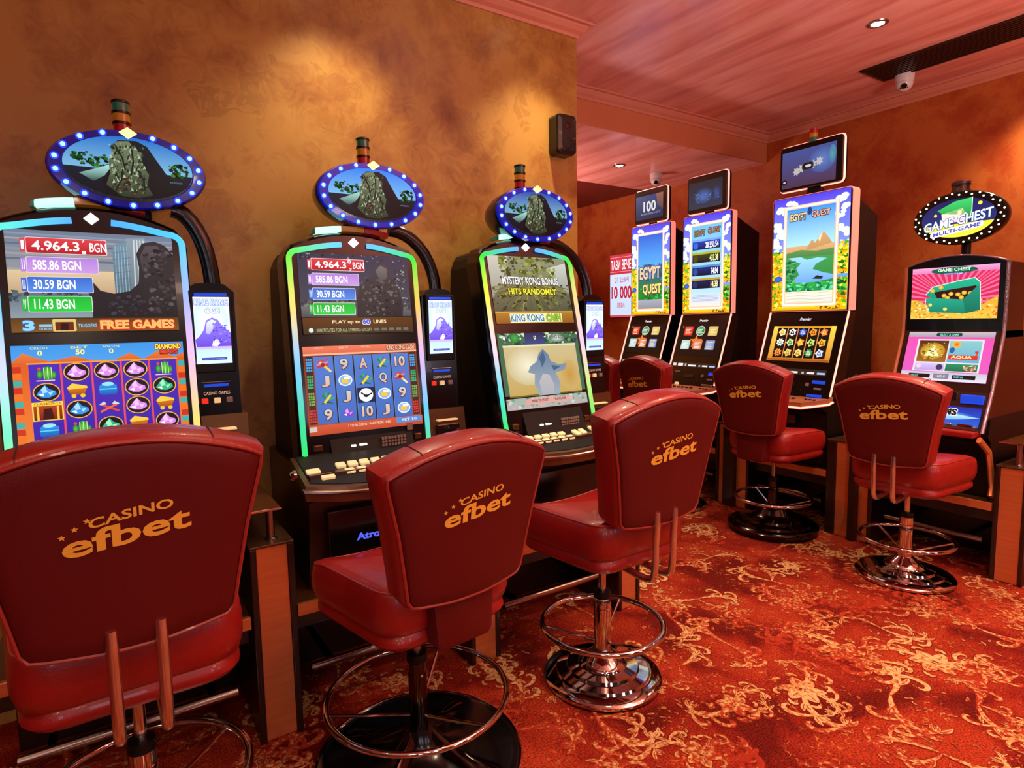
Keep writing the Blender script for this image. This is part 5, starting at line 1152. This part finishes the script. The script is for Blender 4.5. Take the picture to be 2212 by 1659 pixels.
    me = bpy.data.meshes.new('logo'); me.from_pydata(V, [], F); me.materials.append(MATS['gold_print']); link('logo', me, pan)
    # connection of back and seat
    if bars:
        for sx in (-.047, .047):
            p = [bpos(sx, -T - .006, .055, yb, zb), bpos(sx, -T - .016, .0, yb, zb), (sx, yb - .068, zb - .06), (sx, yb - .062, zs + .02), (sx, yb - .04, zs - .01), (sx, yb + .01, zs - .016), (sx, yb + .12, zs - .006)]
            P = [Vector(q) for q in p]; out = []
            for i in range(len(P) - 1):
                for u in (0, .25, .5, .75):
                    a0 = P[max(i - 1, 0)]; a1 = P[i]; a2 = P[i + 1]; a3 = P[min(i + 2, len(P) - 1)]
                    out.append(.5 * ((2 * a1) + (-a0 + a2) * u + (2 * a0 - 5 * a1 + 4 * a2 - a3) * u * u + (-a0 + 3 * a1 - 3 * a2 + a3) * u ** 3))
            out.append(P[-1]); MB().tube(out, .0135, 10).build('back_bar', 'soft_chrome', t)
    else:
        co = rpoly([(-.10, zs + .01), (.10, zs + .01), (.115, zb + .03), (-.115, zb + .03)], .025, 4)
        MB().loft([[(a, yb + .09, z) for a, z in co], [(a, yb - .02, z) for a, z in co], [(a * .97, yb - .032 + .3 * a * a, z) for a, z in co], [(a * .85, yb - .038 + .3 * a * a, (z - zs - .1) * .9 + zs + .1) for a, z in co]]).build('back_connector', 'leather_panel', t)
    MB().box(-.03, .03, .06, .20, zs - .012, zs + .004, .003).build('seat_plate', 'black_plastic', t)
    MB().tube([(.03, .0, zs - .008), (.16, .03, zs - .010), (.215, .04, zs - .002)], .005, 8).build('lift_lever', 'black_plastic', t)
    return t
stool(-.01, 1.86, .03, 'nearest red stool at the left edge, two chrome bars under its back', dz=.115, back_dz=.04, base='step', ringr=.265, ringz=.25, baser=.28)
stool(.795, 1.83, .12, 'red stool on a wide dark finned dish, second from the left', dz=.055, base='fin', bars=False, ringr=.305, ringz=.235, baser=.35)
stool(1.63, 1.82, .02, 'red stool on a bright stepped chrome base, standing free on the carpet', dz=.085, back_dz=.03, base='step', ringr=.25, ringz=.24, baser=.245)
stool(3.83, 2.48, -PI / 2 + .05, 'red stool on a thick stepped base in front of the river and pyramids machine', dz=.055, back_dz=.03, base='thick', bars=False, ringr=.25, ringz=.235, baser=.30, wide=.93)
stool(3.72, 1.57, -PI / 2 + .05, 'red stool with two chrome bars, in front of the rightmost machine', dz=.05, back_dz=.015, base='step', ringr=.235, ringz=.23, baser=.25, wide=.94)
stool(3.73, 3.30, -PI / 2 - .12, 'small far red stool in front of the jackpot list machine', dz=.06, back_dz=.03, base='step', ringr=.25, baser=.26, wide=.93)
stool(3.74, 3.87, -PI / 2 - .1, 'farthest red stool, mostly hidden behind the next stool and a side console', dz=.06, back_dz=.03, base='step', ringr=.25, baser=.26, wide=.93)

# ------------------------------------------------------------------ ceiling fittings, wall pieces
def downlight(x, y, z, label):
    t = thing('ceiling_downlight', label, 'light', (x, y, z), 0, 'round ceiling downlights')
    MB().lathe([(.036, -.0005), (.036, -.004), (.044, -.010), (.056, -.006), (.058, -.0005)], 28).build('trim_ring', 'satin_steel', t)
    MB().lathe([(.034, -.0005), (.034, -.006), (.02, -.012), (.004, -.014)], 24).build('bulb', 'bulb_warm', t)
PLACES = ['above the second left machine', 'above the third left machine', '', 'beside the vent at the right wall', 'over the middle of the carpet', 'right of the carpet centre',
          'over the photographer side', 'just behind the photographer', 'behind, over the carpet', 'far left of the hall', '', 'behind the left wall corner', 'far right behind']
for i, (x, y, z, k) in enumerate(SPOTS):
    lab = {2: 'bright round downlight in the main ceiling, by the long dark vent', 10: 'small round downlight in the lower ceiling beyond the beam'}.get(i)
    downlight(x, y, z, lab or f'round downlight in the ceiling outside the picture, {PLACES[i]}')
def dome(x, y, z, rz, label, r=.062):
    t = thing('dome_camera', label, 'camera', (x, y, z), rz, 'ceiling dome cameras')
    MB().lathe([(r, -.001), (r, -.02), (r * .98, -.035), (r * .9, -.06)], 32).build('housing', 'white_plastic', t)
    M = Matrix.Translation((0, 0, -.062))
    prof = [(r * .9 * math.cos(a), -r * .95 * math.sin(a)) for a in [i * PI / 2 / 8 for i in range(9)]]; prof[-1] = (.001, -r * .95)
    d = MB().lathe(prof, 28, M=M).build('dome', 'white_plastic', t)
    R0 = Matrix.Translation((0, 0, -.062)) @ Matrix.Rotation(math.radians(55), 4, 'X')
    MB().lathe([(.019, -r * .93), (.019, -r * .99), (.014, -r * 1.01)], 20, M=R0).build('lens', 'lens_black', t)
    for sx in (-1, 1): MB().lathe([(.005, -r * .90), (.005, -r * .97)], 10, M=Matrix.Translation((0, 0, -.062)) @ Matrix.Rotation(sx * math.radians(26), 4, 'Y') @ Matrix.Rotation(math.radians(34), 4, 'X')).build('sensor', 'lens_black', t)
dome(4.88, 2.22, ZC, math.radians(114), 'white dome camera beside the end of the long ceiling vent')
dome(4.72, 4.45, ZL, math.radians(133), 'pinkish dome camera on the lower ceiling above the poster side machine')
# long ceiling vent
t = thing('ceiling_vent', 'long dark ceiling vent slot running beside the right wall', 'vent', (4.70, 1.3, ZC))
w, l = .17, 1.06
for x0, x1, y0, y1 in ((-w, -w + .02, -3, l), (w - .02, w, -3, l), (-w, w, l - .02, l), (-w, w, -3, -2.98)): box('frame', 'dark_wood', t, x0, x1, y0, y1, -.012, -.0005, bev=.002)
box('backing', 'grille', t, -w + .02, w - .02, -2.98, l - .02, -.004, -.001, bev=0)
sl = MB().box(-.006, .006, -2.98, l - .02, -.010, -.004).mesh('slat', 'dark_wood')
for i in range(9): link('slat', sl, t, (-w + .045 + i * .031, 0, 0))
# wall speaker at the corner of the left wall
t = thing('wall_speaker', 'small black wall speaker near the corner of the left wall', 'speaker', (2.262, DL, 2.565))
so = rpoly([(-.07, -.112), (.07, -.112), (.07, .112), (-.07, .112)], .03, 6)
MB().loft([[(x, -.001, z) for x, z in so], [(x, -.07, z) for x, z in so], [(x * .93, -.085, z * .96) for x, z in so], [(x * .6, -.09, z * .8) for x, z in so]], smooth=False).build('body', 'black_gloss', t)
MB().lathe([(.035, 0), (.035, .004), (.03, .006), (.012, .001), (.002, .004)], 24, M=Matrix.Translation((0, -.088, -.05)) @ Matrix.Rotation(PI / 2, 4, 'X')).build('driver', 'black_plastic', t)
MB().lathe([(.02, 0), (.02, .004), (.008, .005)], 24, M=Matrix.Translation((0, -.088, .05)) @ Matrix.Rotation(PI / 2, 4, 'X')).build('tweeter', 'dark_chrome', t)
for x, z in ((.05, .085), (.05, -.02)): MB().lathe([(.004, 0), (.003, .003)], 10, M=Matrix.Translation((x, -.0865, z)) @ Matrix.Rotation(PI / 2, 4, 'X')).build('screw', 'chrome', t)
# backlit poster on the right wall
t = thing('wall_poster', 'red and white backlit poster with cyrillic lettering and 10 000 on the far right wall', 'poster', (DR - .002, 5.57, 1.92), -PI / 2)
box('poster_frame', 'white_plastic', t, -.21, .21, -.03, 0, -.385, .385, bev=.003)
a = Art(1.87); a.rect(0, 0, 1, 1.87, '#D8E0FF', '#C8D8F8').up().rect(0, 0, 1, .58, '#D03848', '#C83040').rect(0, 1.81, 1, 1.87, '#D84858').up()
a.rect(0, .07, 1, .085, '#F0A0A8').rect(0, .50, 1, .515, '#F0A0A8').text('ТАЗИ ВЕЧЕР', .04, .15, 1.0, .45, '#FFF4F8', .02).text('ОТ 22:00Ч', .2, .67, .8, .83, '#B04068', .01).text('10 000', .06, .94, .92, 1.32, '#C01830', .03).text('ЛЕВА', .30, 1.44, .64, 1.58, '#D04860', .02).up()
a.build('poster_sheet', t, (-.205, -.0325, .383), .41, m='screen')
